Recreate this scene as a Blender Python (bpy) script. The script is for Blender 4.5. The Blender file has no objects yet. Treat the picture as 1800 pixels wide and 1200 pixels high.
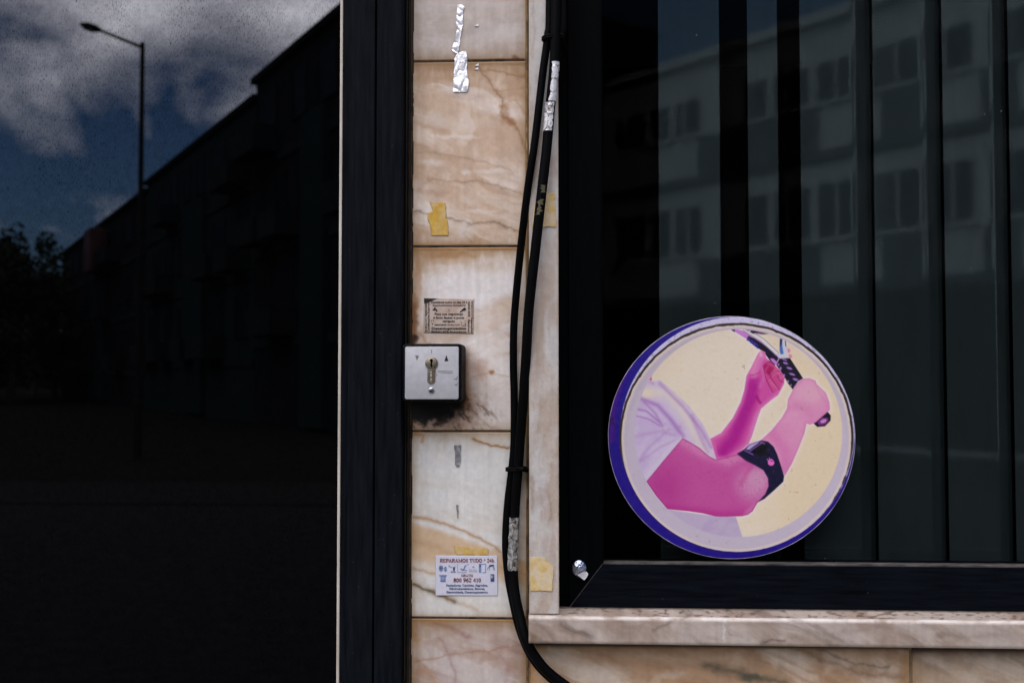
import bpy, bmesh, math, random
import numpy as np
from mathutils import Vector, Matrix, Euler

R = math.radians
random.seed(7)
S = bpy.context.scene
COL = S.collection

# ------------------------------------------------------------------ camera
CAM = Vector((0.0, -1.4, 1.5))
FPX = 1750.0
cd = bpy.data.cameras.new("camera"); cam = bpy.data.objects.new("camera", cd); COL.objects.link(cam)
cam.location = CAM
ROT = Euler((R(92.0), 0, R(2.5)), 'XYZ')
cam.rotation_euler = ROT
cd.lens = 35.0; cd.sensor_width = 36.0; cd.clip_start = 0.05; cd.clip_end = 3000
cd.dof.use_dof = True; cd.dof.focus_distance = 1.41; cd.dof.aperture_fstop = 5.6
S.camera = cam
RM = ROT.to_matrix()
S.view_settings.view_transform = 'Standard'; S.view_settings.look = 'None'
S.view_settings.exposure = 1.0; S.view_settings.gamma = 1.0
S.cycles.max_bounces = 8; S.cycles.use_denoising = True
S.cycles.sample_clamp_indirect = 6.0

# ------------------------------------------------------------------ sun and sky
SUN_EL, SUN_AZ = R(42), R(50)         # azimuth from +Y towards +X: behind the facade, so the wall is in open shade
sv = Vector((math.sin(SUN_AZ)*math.cos(SUN_EL), math.cos(SUN_AZ)*math.cos(SUN_EL), math.sin(SUN_EL)))
ld = bpy.data.lights.new("sun", 'SUN'); ld.energy = 0.5; ld.angle = R(10); ld.color = (1, .95, .87)
lo = bpy.data.objects.new("sun", ld); COL.objects.link(lo); lo.rotation_euler = sv.to_track_quat('Z', 'Y').to_euler()

W = bpy.data.worlds.new("World"); S.world = W; W.use_nodes = True
nt = W.node_tree; nt.nodes.clear()
def N(nt, t, **k):
    n = nt.nodes.new(t)
    for a, b in k.items():
        if a.startswith('i_'): n.inputs[a[2:].replace('_', ' ')].default_value = b
        else: setattr(n, a, b)
    return n
def L(nt, a, b): nt.links.new(a, b)
def math_node(nt, op, a, b=None, clamp=False):
    n = nt.nodes.new('ShaderNodeMath'); n.operation = op; n.use_clamp = clamp
    for i, v in enumerate((a, b)):
        if v is None: continue
        if isinstance(v, (int, float)): n.inputs[i].default_value = v
        else: nt.links.new(v, n.inputs[i])
    return n.outputs[0]
def ramp(nt, fac, stops, interp='LINEAR'):
    n = nt.nodes.new('ShaderNodeValToRGB'); e = n.color_ramp.elements; n.color_ramp.interpolation = interp
    while len(e) < len(stops): e.new(0.5)
    for i, (p, c) in enumerate(stops):
        e[i].position = p; e[i].color = (c[0], c[1], c[2], 1) if hasattr(c, '__len__') else (c, c, c, 1)
    nt.links.new(fac, n.inputs[0]); return n.outputs[0]
def mix_col(nt, fac, a, b, mode='MIX'):
    n = nt.nodes.new('ShaderNodeMix'); n.data_type = 'RGBA'; n.blend_type = mode
    for s, v in ((0, fac), (6, a), (7, b)):
        if isinstance(v, (int, float)): n.inputs[s].default_value = v
        elif isinstance(v, tuple): n.inputs[s].default_value = (*v[:3], 1)
        else: nt.links.new(v, n.inputs[s])
    return n.outputs[2]
sky = N(nt, 'ShaderNodeTexSky', sky_type='NISHITA', sun_disc=False, sun_elevation=SUN_EL, sun_rotation=SUN_AZ)
sky.air_density = 1.2; sky.dust_density = 0.6; sky.ozone_density = 2.0
tc = N(nt, 'ShaderNodeTexCoord'); sep = N(nt, 'ShaderNodeSeparateXYZ'); L(nt, tc.outputs['Generated'], sep.inputs[0])
mp = N(nt, 'ShaderNodeMapping'); L(nt, tc.outputs['Generated'], mp.inputs[0]); mp.inputs['Scale'].default_value = (1, 1, 1.7); mp.inputs['Location'].default_value = (3.1, 0.4, 0.2)
n1 = N(nt, 'ShaderNodeTexNoise', i_Scale=5.0, i_Detail=4.5, i_Roughness=0.55, i_Distortion=0.35); L(nt, mp.outputs[0], n1.inputs['Vector'])
n2 = N(nt, 'ShaderNodeTexNoise', i_Scale=8.0, i_Detail=5.0, i_Roughness=0.55); L(nt, mp.outputs[0], n2.inputs['Vector'])
h = math_node(nt, 'ADD', sep.outputs[2], math_node(nt, 'MULTIPLY', math_node(nt, 'SUBTRACT', n1.outputs[0], 0.5), 0.42))
h = math_node(nt, 'ADD', h, math_node(nt, 'SUBTRACT', 0.12, math_node(nt, 'MULTIPLY', math_node(nt, 'ABSOLUTE', math_node(nt, 'ADD', sep.outputs[0], 0.24)), 0.48)))
h = math_node(nt, 'SUBTRACT', h, math_node(nt, 'MULTIPLY', math_node(nt, 'MAXIMUM', math_node(nt, 'ADD', sep.outputs[0], 0.08), 0.0), 1.5))
h = math_node(nt, 'ADD', h, math_node(nt, 'MULTIPLY', math_node(nt, 'MAXIMUM', math_node(nt, 'SUBTRACT', sep.outputs[2], 0.55), 0.0), 3.5))
h = math_node(nt, 'SUBTRACT', h, 0.060)
hi = ramp(nt, h, [(0.20, 0), (0.34, 1)])
low = math_node(nt, 'SUBTRACT', 1.0, math_node(nt, 'MULTIPLY', math_node(nt, 'ABSOLUTE', math_node(nt, 'SUBTRACT', sep.outputs[2], 0.145)), 42), clamp=True)
low = math_node(nt, 'MULTIPLY', low, ramp(nt, n1.outputs[0], [(0.50, 0), (0.62, 0.6)]))
dens = math_node(nt, 'MAXIMUM', hi, low, clamp=True)
ccol = ramp(nt, n2.outputs[0], [(0.30, (11.0, 10.6, 12.0)), (0.64, (32.0, 30.5, 31.5))])
skc = mix_col(nt, dens, mix_col(nt, 1.0, sky.outputs[0], (0.34, 0.46, 0.66), 'MULTIPLY'), ccol)
bg = N(nt, 'ShaderNodeBackground', i_Strength=0.1); L(nt, skc, bg.inputs[0])
wo = N(nt, 'ShaderNodeOutputWorld'); L(nt, bg.outputs[0], wo.inputs[0])

# ------------------------------------------------------------------ geometry of the view (photo pixels, 1800 wide)
def ray(px, py): return RM @ Vector(((px-900)/FPX, -(py-600)/FPX, -1.0))
def P(px, py, Y=0.0):
    d = ray(px, py); t = (Y - CAM.y)/d.y; return CAM + d*t
def PX(px, Y=0.0, py=600): return P(px, py, Y).x
def PZ(py, Y=0.0, px=850): return P(px, py, Y).z
def proj(x, y, z):
    v = np.stack([x-CAM.x, y-CAM.y, z-CAM.z], -1) @ np.array(RM)
    return 900+FPX*v[..., 0]/-v[..., 2], 600-FPX*v[..., 1]/-v[..., 2]
def V(px, py, depth, yg=0.0):            # a place seen in a pane: its real position on the other side of the street
    p = P(px, py, CAM.y+depth); return Vector((p.x, 2*yg-p.y, p.z))

# ------------------------------------------------------------------ helpers
def lin(c):
    c = np.asarray(c, float)
    return np.where(c <= .04045, c/12.92, ((c+.055)/1.055)**2.4)
def rgb(r, g, b, k=1.0): return tuple(float(v)*k for v in lin(np.array([r, g, b])/255.0))
def tag(o, label=None, cat=None, group=None, kind=None):
    if label: o['label'] = label
    if cat: o['category'] = cat
    if group: o['group'] = group
    if kind: o['kind'] = kind
    return o
def empty(name, loc, label, cat, group=None):
    o = bpy.data.objects.new(name, None); COL.objects.link(o); o.location = loc; o.empty_display_size = .05
    return tag(o, label, cat, group)
def link(name, me, parent=None):
    o = bpy.data.objects.new(name, me); COL.objects.link(o)
    if parent is not None:
        o.parent = parent
        if parent.type == 'EMPTY': o.matrix_parent_inverse = Matrix.Translation(-parent.location)
    return o
class MB:
    def __init__(s): s.v = []; s.f = []
    def add(s, vs, fs):
        o = len(s.v); s.v += [tuple(v) for v in vs]; s.f += [tuple(i+o for i in f) for f in fs]; return s
    def box(s, x0, x1, y0, y1, z0, z1, T=None):
        vs = [Vector((x, y, z)) for x in (x0, x1) for y in (y0, y1) for z in (z0, z1)]
        if T is not None: vs = [T @ v for v in vs]
        return s.add(vs, [(0, 1, 3, 2), (4, 6, 7, 5), (0, 4, 5, 1), (2, 3, 7, 6), (0, 2, 6, 4), (1, 5, 7, 3)])
    def prism(s, pts, y0, y1, bev=0.0):
        """outline of (x,z) points facing -Y, front at y0, back at y1, bevelled front edge"""
        n = len(pts); c = Vector((sum(p[0] for p in pts)/n, sum(p[1] for p in pts)/n))
        rings = []
        def ring(y, ins):
            r = []
            for p in pts:
                d = Vector(p)-c; l = d.length or 1; q = c+d*(max(0, l-ins)/l); r.append((q.x, y, q.y))
            return r
        if bev: rings = [ring(y0, bev), ring(y0+bev*.3, bev*.3), ring(y0+bev, 0), ring(y1, 0)]
        else: rings = [ring(y0, 0), ring(y1, 0)]
        vs = [v for r in rings for v in r]; fs = [tuple(range(n)), tuple(range(len(vs)-1, len(vs)-n-1, -1))]
        for k in range(len(rings)-1):
            for i in range(n): fs.append((k*n+i, (k+1)*n+i, (k+1)*n+(i+1) % n, k*n+(i+1) % n))
        return s.add(vs, fs)
    def tube(s, pts, rad, n=14, cap=True):
        pts = [Vector(p) for p in pts]; m = len(pts)
        rad = rad if hasattr(rad, '__len__') else [rad]*m
        up = Vector((0, -1, 0)); vs = []
        for i, p in enumerate(pts):
            t = (pts[min(i+1, m-1)]-pts[max(i-1, 0)]).normalized()
            if abs(t.dot(up)) > .95: up = Vector((1, 0, 0))
            b = t.cross(up).normalized(); a = b.cross(t).normalized()
            for k in range(n):
                an = 2*math.pi*k/n; vs.append(p+(a*math.cos(an)+b*math.sin(an))*rad[i])
        fs = [(i*n+k, i*n+(k+1) % n, (i+1)*n+(k+1) % n, (i+1)*n+k) for i in range(m-1) for k in range(n)]
        if cap: fs += [tuple(range(n)), tuple(range(m*n-1, (m-1)*n-1, -1))]
        return s.add(vs, fs)
    def build(s, name, mat, parent=None, smooth=False, bevel=0):
        me = bpy.data.meshes.new(name); me.from_pydata(s.v, [], s.f); me.materials.append(mat)
        bm = bmesh.new(); bm.from_mesh(me); bmesh.ops.recalc_face_normals(bm, faces=bm.faces)
        if bevel: bmesh.ops.bevel(bm, geom=[e for e in bm.edges], offset=bevel, segments=2, affect='EDGES', profile=.6, clamp_overlap=True)
        bm.to_mesh(me); bm.free()
        if smooth:
            me.polygons.foreach_set('use_smooth', [True]*len(me.polygons))
            try: me.set_sharp_from_angle(angle=R(35))
            except Exception: pass
        return link(name, me, parent)
def spline(pts, k=8):
    out = []; n = len(pts); p = [np.array(q, float) for q in pts]
    for i in range(n-1):
        a, b, c, d = p[max(i-1, 0)], p[i], p[i+1], p[min(i+2, n-1)]
        for j in range(k):
            t = j/k; out.append(.5*((2*b)+(-a+c)*t+(2*a-5*b+4*c-d)*t*t+(-a+3*b-3*c+d)*t**3))
    out.append(p[-1]); return out
def circ(cx, cz, r, n=48, rz=None): return [(cx+r*math.cos(2*math.pi*i/n), cz+(rz or r)*math.sin(2*math.pi*i/n)) for i in range(n)]
def rrect(x0, z0, x1, z1, r, n=5):
    o = []
    for cx, cz, a in ((x1-r, z1-r, 0), (x0+r, z1-r, 90), (x0+r, z0+r, 180), (x1-r, z0+r, 270)):
        for i in range(n+1): t = R(a+90*i/n); o.append((cx+r*math.cos(t), cz+r*math.sin(t)))
    return o

# numpy noise
def _h(ix, iy, s):
    v = np.sin(ix*127.1+iy*311.7+s*74.7)*43758.5453; return v-np.floor(v)
def vn(x, y, s=0):
    ix, iy = np.floor(x), np.floor(y); fx, fy = x-ix, y-iy
    fx = fx*fx*(3-2*fx); fy = fy*fy*(3-2*fy)
    return (_h(ix, iy, s)*(1-fx)+_h(ix+1, iy, s)*fx)*(1-fy)+(_h(ix, iy+1, s)*(1-fx)+_h(ix+1, iy+1, s)*fx)*fy
def fbm(x, y, s=0, o=5, g=.55):
    t = 0; a = 1; w = 0
    for i in range(o): t = t+a*vn(x, y, s+i*13); w += a; a *= g; x = x*2.03+5.1; y = y*2.03+1.7
    return t/w
def sm(a, b, x): t = np.clip((x-a)/(b-a), 0, 1); return t*t*(3-2*t)
def seg_dist(X, Y, pts):
    d = np.full(X.shape, 1e9); along = np.zeros(X.shape)
    for k in range(len(pts)-1):
        ax, ay = pts[k]; bx, by = pts[k+1]; vx, vy = bx-ax, by-ay; l2 = vx*vx+vy*vy+1e-9
        t = np.clip(((X-ax)*vx+(Y-ay)*vy)/l2, 0, 1); q = np.hypot(X-ax-t*vx, Y-ay-t*vy)
        along = np.where(q < d, (k+t)/(len(pts)-1), along); d = np.minimum(d, q)
    return d, along
def poly_sd(X, Y, pts):
    """signed distance to a polygon, negative inside"""
    d, _ = seg_dist(X, Y, list(pts)+[pts[0]]); ins = np.zeros(X.shape, bool); n = len(pts)
    for k in range(n):
        ax, ay = pts[k]; bx, by = pts[(k+1) % n]
        if ay == by: continue
        c = ((ay > Y) != (by > Y)) & (X < (bx-ax)*(Y-ay)/(by-ay)+ax); ins ^= c
    return np.where(ins, -d, d)
def blend(c, m, col): m = np.asarray(m)[..., None]; return c*(1-m)+np.array(col, float)*m
def col_attr(me, rgbs, name='paint'):
    a = me.color_attributes.new(name, 'FLOAT_COLOR', 'POINT')
    buf = np.ones((len(rgbs), 4), np.float32); buf[:, :3] = rgbs; a.data.foreach_set('color', buf.ravel())
def grid_mesh(name, XX, YY, ZZ, cols, mat, parent=None, skirt=0.0, smooth=True, mask=None):
    """a sheet of ny by nx points (with side walls going back to +Y by skirt) carrying a painted attribute"""
    ny, nx = XX.shape; v = np.stack([XX, YY, ZZ], -1).reshape(-1, 3); c = cols.reshape(-1, 3)
    i = np.arange((ny-1)*nx).reshape(ny-1, nx)[:, :-1]
    q = np.stack([i, i+nx, i+nx+1, i+1], -1).reshape(-1, 4)
    if mask is not None: q = q[mask.reshape(-1)[q].all(1)]
    if skirt:
        idx = np.concatenate([np.arange(nx), np.arange(1, ny)*nx+nx-1, (ny-1)*nx+np.arange(nx-2, -1, -1), np.arange(ny-2, 0, -1)*nx])
        b = v[idx].copy(); b[:, 1] = v[:, 1].min()+skirt; k = len(v); m = len(idx)
        v = np.concatenate([v, b]); c = np.concatenate([c, c[idx]])
        j = np.arange(m); q = np.concatenate([q, np.stack([idx, idx[(j+1) % m], k+(j+1) % m, k+j], -1)])
    me = bpy.data.meshes.new(name)
    me.vertices.add(len(v)); me.vertices.foreach_set('co', v.astype(np.float32).ravel())
    me.loops.add(q.size); me.loops.foreach_set('vertex_index', q.ravel().astype(np.int32))
    me.polygons.add(len(q)); me.polygons.foreach_set('loop_start', np.arange(0, q.size, 4, dtype=np.int32))
    me.polygons.foreach_set('loop_total', np.full(len(q), 4, np.int32)); me.update(calc_edges=True)
    if smooth: me.polygons.foreach_set('use_smooth', np.ones(len(q), bool))
    col_attr(me, c); me.materials.append(mat); me.validate()
    return link(name, me, parent)

# ------------------------------------------------------------------ materials
def new_mat(name):
    m = bpy.data.materials.new(name); m.use_nodes = True; nt = m.node_tree; nt.nodes.clear()
    o = nt.nodes.new('ShaderNodeOutputMaterial'); return m, nt, o
def coords(nt, scale=(1, 1, 1)):
    t = nt.nodes.new('ShaderNodeNewGeometry'); mpn = nt.nodes.new('ShaderNodeMapping'); mpn.inputs['Scale'].default_value = scale
    nt.links.new(t.outputs['Position'], mpn.inputs[0]); return mpn.outputs[0]
def noise(nt, vec, scale, detail=4, rough=.55, dist=0):
    n = N(nt, 'ShaderNodeTexNoise', i_Scale=scale, i_Detail=detail, i_Roughness=rough, i_Distortion=dist); nt.links.new(vec, n.inputs['Vector']); return n.outputs[0]
def bump(nt, hgt, strength, dist=.001):
    b = nt.nodes.new('ShaderNodeBump'); b.inputs['Strength'].default_value = strength; b.inputs['Distance'].default_value = dist
    nt.links.new(hgt, b.inputs['Height']); return b.outputs[0]
def mat_plain(name, c1, c2=None, scale=60, rough=.6, metal=0, bumpk=.2, stretch=(1, 1, 1), spec=.5, bdist=.0008, speck=None):
    m, nt, o = new_mat(name); v = coords(nt, stretch); n = noise(nt, v, scale, 5)
    c2 = c2 or tuple(x*.75 for x in c1)
    p = nt.nodes.new('ShaderNodeBsdfPrincipled')
    c = ramp(nt, n, [(.3, c2), (.7, c1)])
    if speck:
        s = ramp(nt, noise(nt, coords(nt, (1, 1, 1)), speck[0], 2), [(speck[1], 0), (speck[1]+.03, 1)]); c = mix_col(nt, s, c, speck[2])
    nt.links.new(c, p.inputs['Base Color']); p.inputs['Metallic'].default_value = metal
    p.inputs['Specular IOR Level'].default_value = spec
    r = ramp(nt, noise(nt, v, scale*2.3, 3), [(.3, max(0.02, rough-.08)), (.7, min(1, rough+.1))]); nt.links.new(r, p.inputs['Roughness'])
    if bumpk: nt.links.new(bump(nt, noise(nt, v, scale*3, 4), bumpk, bdist), p.inputs['Normal'])
    nt.links.new(p.outputs[0], o.inputs[0]); return m
def mat_painted(name, rough=.4, spec=.4, grain=.10, gscale=900, bumpk=.15, metal=0, bscale=250):
    m, nt, o = new_mat(name); a = N(nt, 'ShaderNodeVertexColor', layer_name='paint'); v = coords(nt)
    n = noise(nt, v, gscale, 3, .7); n3 = noise(nt, v, gscale*.18, 4, .6)
    g = ramp(nt, n, [(.25, 1-grain), (.75, 1+grain)]); g3 = ramp(nt, n3, [(.3, 1-grain*.7), (.7, 1+grain*.6)])
    c = mix_col(nt, 1, mix_col(nt, 1, a.outputs[0], g, 'MULTIPLY'), g3, 'MULTIPLY')
    p = nt.nodes.new('ShaderNodeBsdfPrincipled'); nt.links.new(c, p.inputs['Base Color'])
    p.inputs['Specular IOR Level'].default_value = spec; p.inputs['Metallic'].default_value = metal
    nt.links.new(ramp(nt, n3, [(.3, rough-.08), (.7, rough+.12)]), p.inputs['Roughness'])
    if bumpk: nt.links.new(bump(nt, noise(nt, v, bscale, 4), bumpk, .0006), p.inputs['Normal'])
    nt.links.new(p.outputs[0], o.inputs[0]); return m
def mat_flat(name, c, rough=.5, spec=.4, metal=0):
    m, nt, o = new_mat(name); p = nt.nodes.new('ShaderNodeBsdfPrincipled'); v = coords(nt)
    nt.links.new(ramp(nt, noise(nt, v, 400, 3), [(.3, tuple(x*.85 for x in c)), (.7, c)]), p.inputs['Base Color'])
    p.inputs['Roughness'].default_value = rough; p.inputs['Specular IOR Level'].default_value = spec; p.inputs['Metallic'].default_value = metal
    nt.links.new(p.outputs[0], o.inputs[0]); return m

G = 0.80        # photo tone of a front-lit surface -> its albedo
M = {}
M['marble'] = mat_painted('marble', rough=.38, spec=.4, grain=.07, bumpk=.10)
M['mortar'] = mat_painted('mortar', rough=.9, spec=.2, grain=.25, bumpk=.6)
M['print'] = mat_painted('print', rough=.42, spec=.35, grain=.035, bumpk=.03)
M['tape'] = mat_painted('tape', rough=.35, spec=.4, grain=.12, bumpk=.15)
M['frame'] = mat_plain('dark_metal', (.0058, .0074, .0100), (.0022, .0028, .0040), scale=55, rough=.5, bumpk=.10, stretch=(3, 3, .25), spec=.02, speck=(260, .74, (.05, .05, .05)))
M['frame2'] = mat_plain('dark_metal_rail', (.0040, .0054, .0088), (.0014, .0018, .0028), scale=55, rough=.5, bumpk=.10, stretch=(.25, 3, 3), spec=.02, speck=(200, .74, (.06, .06, .055)))
M['frame3'] = mat_plain('black_metal', (.0010, .0016, .0022), (.0005, .0008, .0010), scale=55, rough=.5, bumpk=.10, stretch=(3, 3, .25), spec=.02, speck=(260, .76, (.04, .04, .04)))
M['channel'] = mat_plain('dirty_channel', (.016, .013, .009), (.003, .0028, .0025), scale=70, rough=.8, bumpk=.4, stretch=(3, 3, .2), spec=.2)
M['worn'] = mat_plain('worn_edge', (.09, .08, .07), (.012, .012, .012), scale=120, rough=.7, bumpk=.2, stretch=(.3, 1, 1), spec=.2)
M['gasket'] = mat_plain('white_gasket', rgb(196, 190, 180), rgb(164, 156, 142), scale=30, rough=.6, stretch=(1, 1, .4))
M['rubber'] = mat_plain('black_rubber', (.0022, .0024, .0027), (.0012, .0012, .0014), scale=90, rough=.5, bumpk=.25, stretch=(1, 1, .4), spec=.035, speck=(300, .76, (.08, .08, .08)))
M['blackplastic'] = mat_plain('black_plastic', (.0035, .0035, .004), (.0018, .0018, .002), scale=150, rough=.55, bumpk=.4, spec=.06, speck=(330, .68, (.12, .11, .09)))
M['plate'] = mat_plain('grey_plate', rgb(174, 174, 176, G), rgb(162, 162, 165, G), scale=120, rough=.45, bumpk=.08, speck=(420, .73, (.12, .11, .10)))
M['brass'] = mat_plain('nickel_brass', (.34, .29, .21), (.24, .20, .145), scale=300, rough=.36, metal=.85, bumpk=.15)
M['steel'] = mat_plain('steel', (.55, .55, .55), (.35, .35, .35), scale=300, rough=.25, metal=1, bumpk=.2)
M['chrome'] = mat_plain('chrome', (.50, .55, .66), (.30, .33, .40), scale=30, rough=.06, metal=1, bumpk=.6, bdist=.010)
M['foil'] = mat_plain('foil', (.76, .76, .78), (.60, .60, .62), scale=90, rough=.34, metal=.45, bumpk=.35, bdist=.001)
M['foil_dull'] = mat_plain('dull_foil', (.34, .34, .35), (.10, .10, .10), scale=240, rough=.4, metal=.7, bumpk=.9, bdist=.0015)
M['ink'] = mat_flat('black_ink', (.012, .010, .009), .6, .2)
M['fade'] = mat_flat('faded_ink', (.16, .15, .145), .6, .2)
M['red_ink'] = mat_flat('red_ink', rgb(120, 22, 28, .9), .5)
M['blue_ink'] = mat_flat('blue_ink', rgb(52, 66, 110, .9), .5)
M['lightblue_ink'] = mat_flat('pale_blue_ink', rgb(112, 132, 172, .9), .5)
M['paleblue_ink'] = mat_flat('very_pale_blue_ink', rgb(165, 172, 196, .9), .5)
M['card'] = mat_plain('white_card', rgb(206, 206, 216, G), rgb(196, 196, 206, G), scale=200, rough=.45, bumpk=.05)
M['hole'] = mat_flat('dark_void', (.0015, .0015, .0015), .9, 0)
M['wall_dark'] = mat_flat('dark_room_wall', (.006, .006, .006), .9, .05)

# black tinted pane: dirt breaks up the reflection in small vertical specks
def mat_black_pane():
    m, nt, o = new_mat('black_tinted_glass'); v = coords(nt, (1, 1, .38))
    s1 = ramp(nt, noise(nt, v, 520, 4, .6), [(.30, .25), (.50, 1)])
    dn = ramp(nt, noise(nt, coords(nt, (1, 1, .6)), 9, 4, .6), [(.35, 0.15), (.62, 1)]); s1 = math_node(nt, 'SUBTRACT', 1.0, math_node(nt, 'MULTIPLY', math_node(nt, 'SUBTRACT', 1.0, s1), dn))
    s2 = ramp(nt, noise(nt, coords(nt, (1, 1, .7)), 95, 5, .7), [(.25, .70), (.6, 1)])
    s4 = ramp(nt, noise(nt, coords(nt, (1, 1, .4)), 300, 2, .5), [(.24, .3), (.36, 1)])
    fr = N(nt, 'ShaderNodeFresnel', i_IOR=1.72)
    f = math_node(nt, 'MULTIPLY', math_node(nt, 'MULTIPLY', math_node(nt, 'MULTIPLY', fr.outputs[0], s1), s2), s4)
    d = nt.nodes.new('ShaderNodeBsdfDiffuse')
    du = ramp(nt, noise(nt, coords(nt), 160, 2, .5), [(.80, 0), (.83, 1)])
    nt.links.new(mix_col(nt, du, (.0004, .0004, .0005), (.25, .25, .24)), d.inputs[0])
    g = nt.nodes.new('ShaderNodeBsdfGlossy'); g.inputs['Roughness'].default_value = .0; g.inputs[0].default_value = (.93, .97, 1.05, 1)
    x = nt.nodes.new('ShaderNodeMixShader'); nt.links.new(f, x.inputs[0]); nt.links.new(d.outputs[0], x.inputs[1]); nt.links.new(g.outputs[0], x.inputs[2])
    nt.links.new(x.outputs[0], o.inputs[0]); return m
M['black_pane'] = mat_black_pane()
def mat_clear_pane():
    m, nt, o = new_mat('shop_glass'); v = coords(nt)
    t = nt.nodes.new('ShaderNodeBsdfTransparent'); t.inputs[0].default_value = (.74, .78, .79, 1)
    g = nt.nodes.new('ShaderNodeBsdfGlossy'); g.inputs['Roughness'].default_value = 0; g.inputs[0].default_value = (1, 1, 1, 1)
    x = nt.nodes.new('ShaderNodeMixShader'); x.inputs[0].default_value = .0018
    nt.links.new(t.outputs[0], x.inputs[1]); nt.links.new(g.outputs[0], x.inputs[2])
    d = nt.nodes.new('ShaderNodeBsdfDiffuse'); d.inputs[0].default_value = (.25, .25, .24, 1)
    y = nt.nodes.new('ShaderNodeMixShader')
    nt.links.new(ramp(nt, noise(nt, v, 150, 2, .5), [(.80, 0), (.82, .8)]), y.inputs[0])
    nt.links.new(x.outputs[0], y.inputs[1]); nt.links.new(d.outputs[0], y.inputs[2]); nt.links.new(y.outputs[0], o.inputs[0]); return m
M['clear_pane'] = mat_clear_pane()
def mat_vane():
    m, nt, o = new_mat('blind_fabric'); v = coords(nt)
    w = N(nt, 'ShaderNodeTexWave', i_Scale=260.0, i_Distortion=2.0, wave_type='BANDS', bands_direction='DIAGONAL'); nt.links.new(v, w.inputs[0])
    c = ramp(nt, math_node(nt, 'ADD', math_node(nt, 'MULTIPLY', w.outputs[1], .3), math_node(nt, 'MULTIPLY', noise(nt, coords(nt, (1, 1, .25)), 14, 5), .7)), [(.25, (.021, .025, .024)), (.75, (.036, .042, .040))])
    d = nt.nodes.new('ShaderNodeBsdfDiffuse'); nt.links.new(c, d.inputs[0])
    g = nt.nodes.new('ShaderNodeBsdfGlossy'); g.inputs['Roughness'].default_value = .035; g.inputs[0].default_value = (.9, .98, .96, 1)
    x = nt.nodes.new('ShaderNodeMixShader'); x.inputs[0].default_value = .075
    nt.links.new(d.outputs[0], x.inputs[1]); nt.links.new(g.outputs[0], x.inputs[2]); nt.links.new(x.outputs[0], o.inputs[0]); return m
M['vane'] = mat_vane()
M['vane_shade'] = mat_plain('blind_edge_shade', (.026, .030, .029), (.018, .021, .020), scale=60, rough=.9, stretch=(1, 1, .2), spec=0)  # same blind, darkened in colour as shade where the vane edge curls back
M['vane_shade2'] = mat_plain('blind_edge_deep_shade', (.017, .020, .0195), (.012, .014, .0135), scale=60, rough=.9, stretch=(1, 1, .2), spec=0)  # deeper step of the painted edge shade

# ------------------------------------------------------------------ marble painting (in photo coordinates carried by the slab)
def marble(X, Y, seed, light, mid, dark=None, flow=(.35, 1.0), fs=90., veins=(), blobs=(), edge=None, amount=(.35, .62), streak=.35):
    wx = X+26*(fbm(X/70, Y/70, seed+1)-.5); wy = Y+34*(fbm(X/80+9, Y/80, seed+2)-.5)
    u = (wx*flow[0]+wy*flow[1]); w = (wx*flow[1]-wy*flow[0])
    a = fbm(w/fs/1.8, u/fs*2.2, seed+3, 6); b = fbm(w/fs*.6+7, u/fs*4.5, seed+4, 6)
    c = np.zeros(X.shape+(3,))+np.array(light, float)
    c = blend(c, sm(*amount, a)*.9, mid)
    c = blend(c, sm(.5, .8, b)*streak, dark or [v*.82 for v in mid])
    c = blend(c, sm(.56, .8, fbm(wx/34, wy/40, seed+21, 4))*.4, [min(255, v*1.03) for v in light])
    f = fbm(X/9, Y/9, seed+6, 4); c = c*(1+(f-.5)*.07)[..., None]
    vt = fbm(X/7., Y/160., seed+8, 3); c = c*(1+(vt-.5)*.06)[..., None]
    jx = X+9*(fbm(X/16, Y/16, seed+11)-.5)+3*(fbm(X/4, Y/4, seed+15)-.5); jy = Y+11*(fbm(X/16+3, Y/16, seed+12)-.5)+3*(fbm(X/4+2, Y/4, seed+16)-.5)
    for pts, wd, st, cl in veins:
        d, t = seg_dist(jx, jy, pts); k = .55+.9*fbm(X/14, Y/14, seed+17)
        c = blend(c, np.exp(-(d/(wd*k))**1.3)*st*.85*np.clip(k, 0, 1.2), cl)
    for bx, by, rx, ry, st, cl in blobs:
        q = np.hypot((jx-bx)/rx, (jy-by)/ry)+(fbm(X/11, Y/11, seed+19)-.5)*.5; c = blend(c, sm(1.1, .2, q)*st, cl)
    if edge is not None:
        c = blend(c, sm(3.2, 1.0, np.abs(Y-edge[1]-1.5))*.7*sm(.2, .5, fbm(X/18, Y/9, seed+61, 3)), (178, 138, 90))
        x0, y0, x1, y1, stv = edge      # brown dirt creeping in from the joints: (top, right, bottom, left)
        nn = fbm(X/8, Y/26, seed+30, 4)
        for dd, k, rr in ((Y-y0, stv[0], 16), (x1-X, stv[1], 7), (y1-Y, stv[2], 9), (X-x0, stv[3], 11)):
            c = blend(c, np.clip(np.exp(-np.maximum(dd, 0)/(rr*(.25+1.5*nn)))*k*1.15, 0, 1), (138, 98, 54))
    return c
def tone(c, gain=1.0, desat=.32, con=1.0):
    l = (c*np.array((.3, .59, .11))).sum(-1, keepdims=True); c = l+(c-l)*(1-desat)
    if con != 1: mu = np.array(c.reshape(-1, 3).mean(0)); c = mu+(c-mu)*con
    return c*gain*np.array((1.005, 1.014, 1.005))
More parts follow.
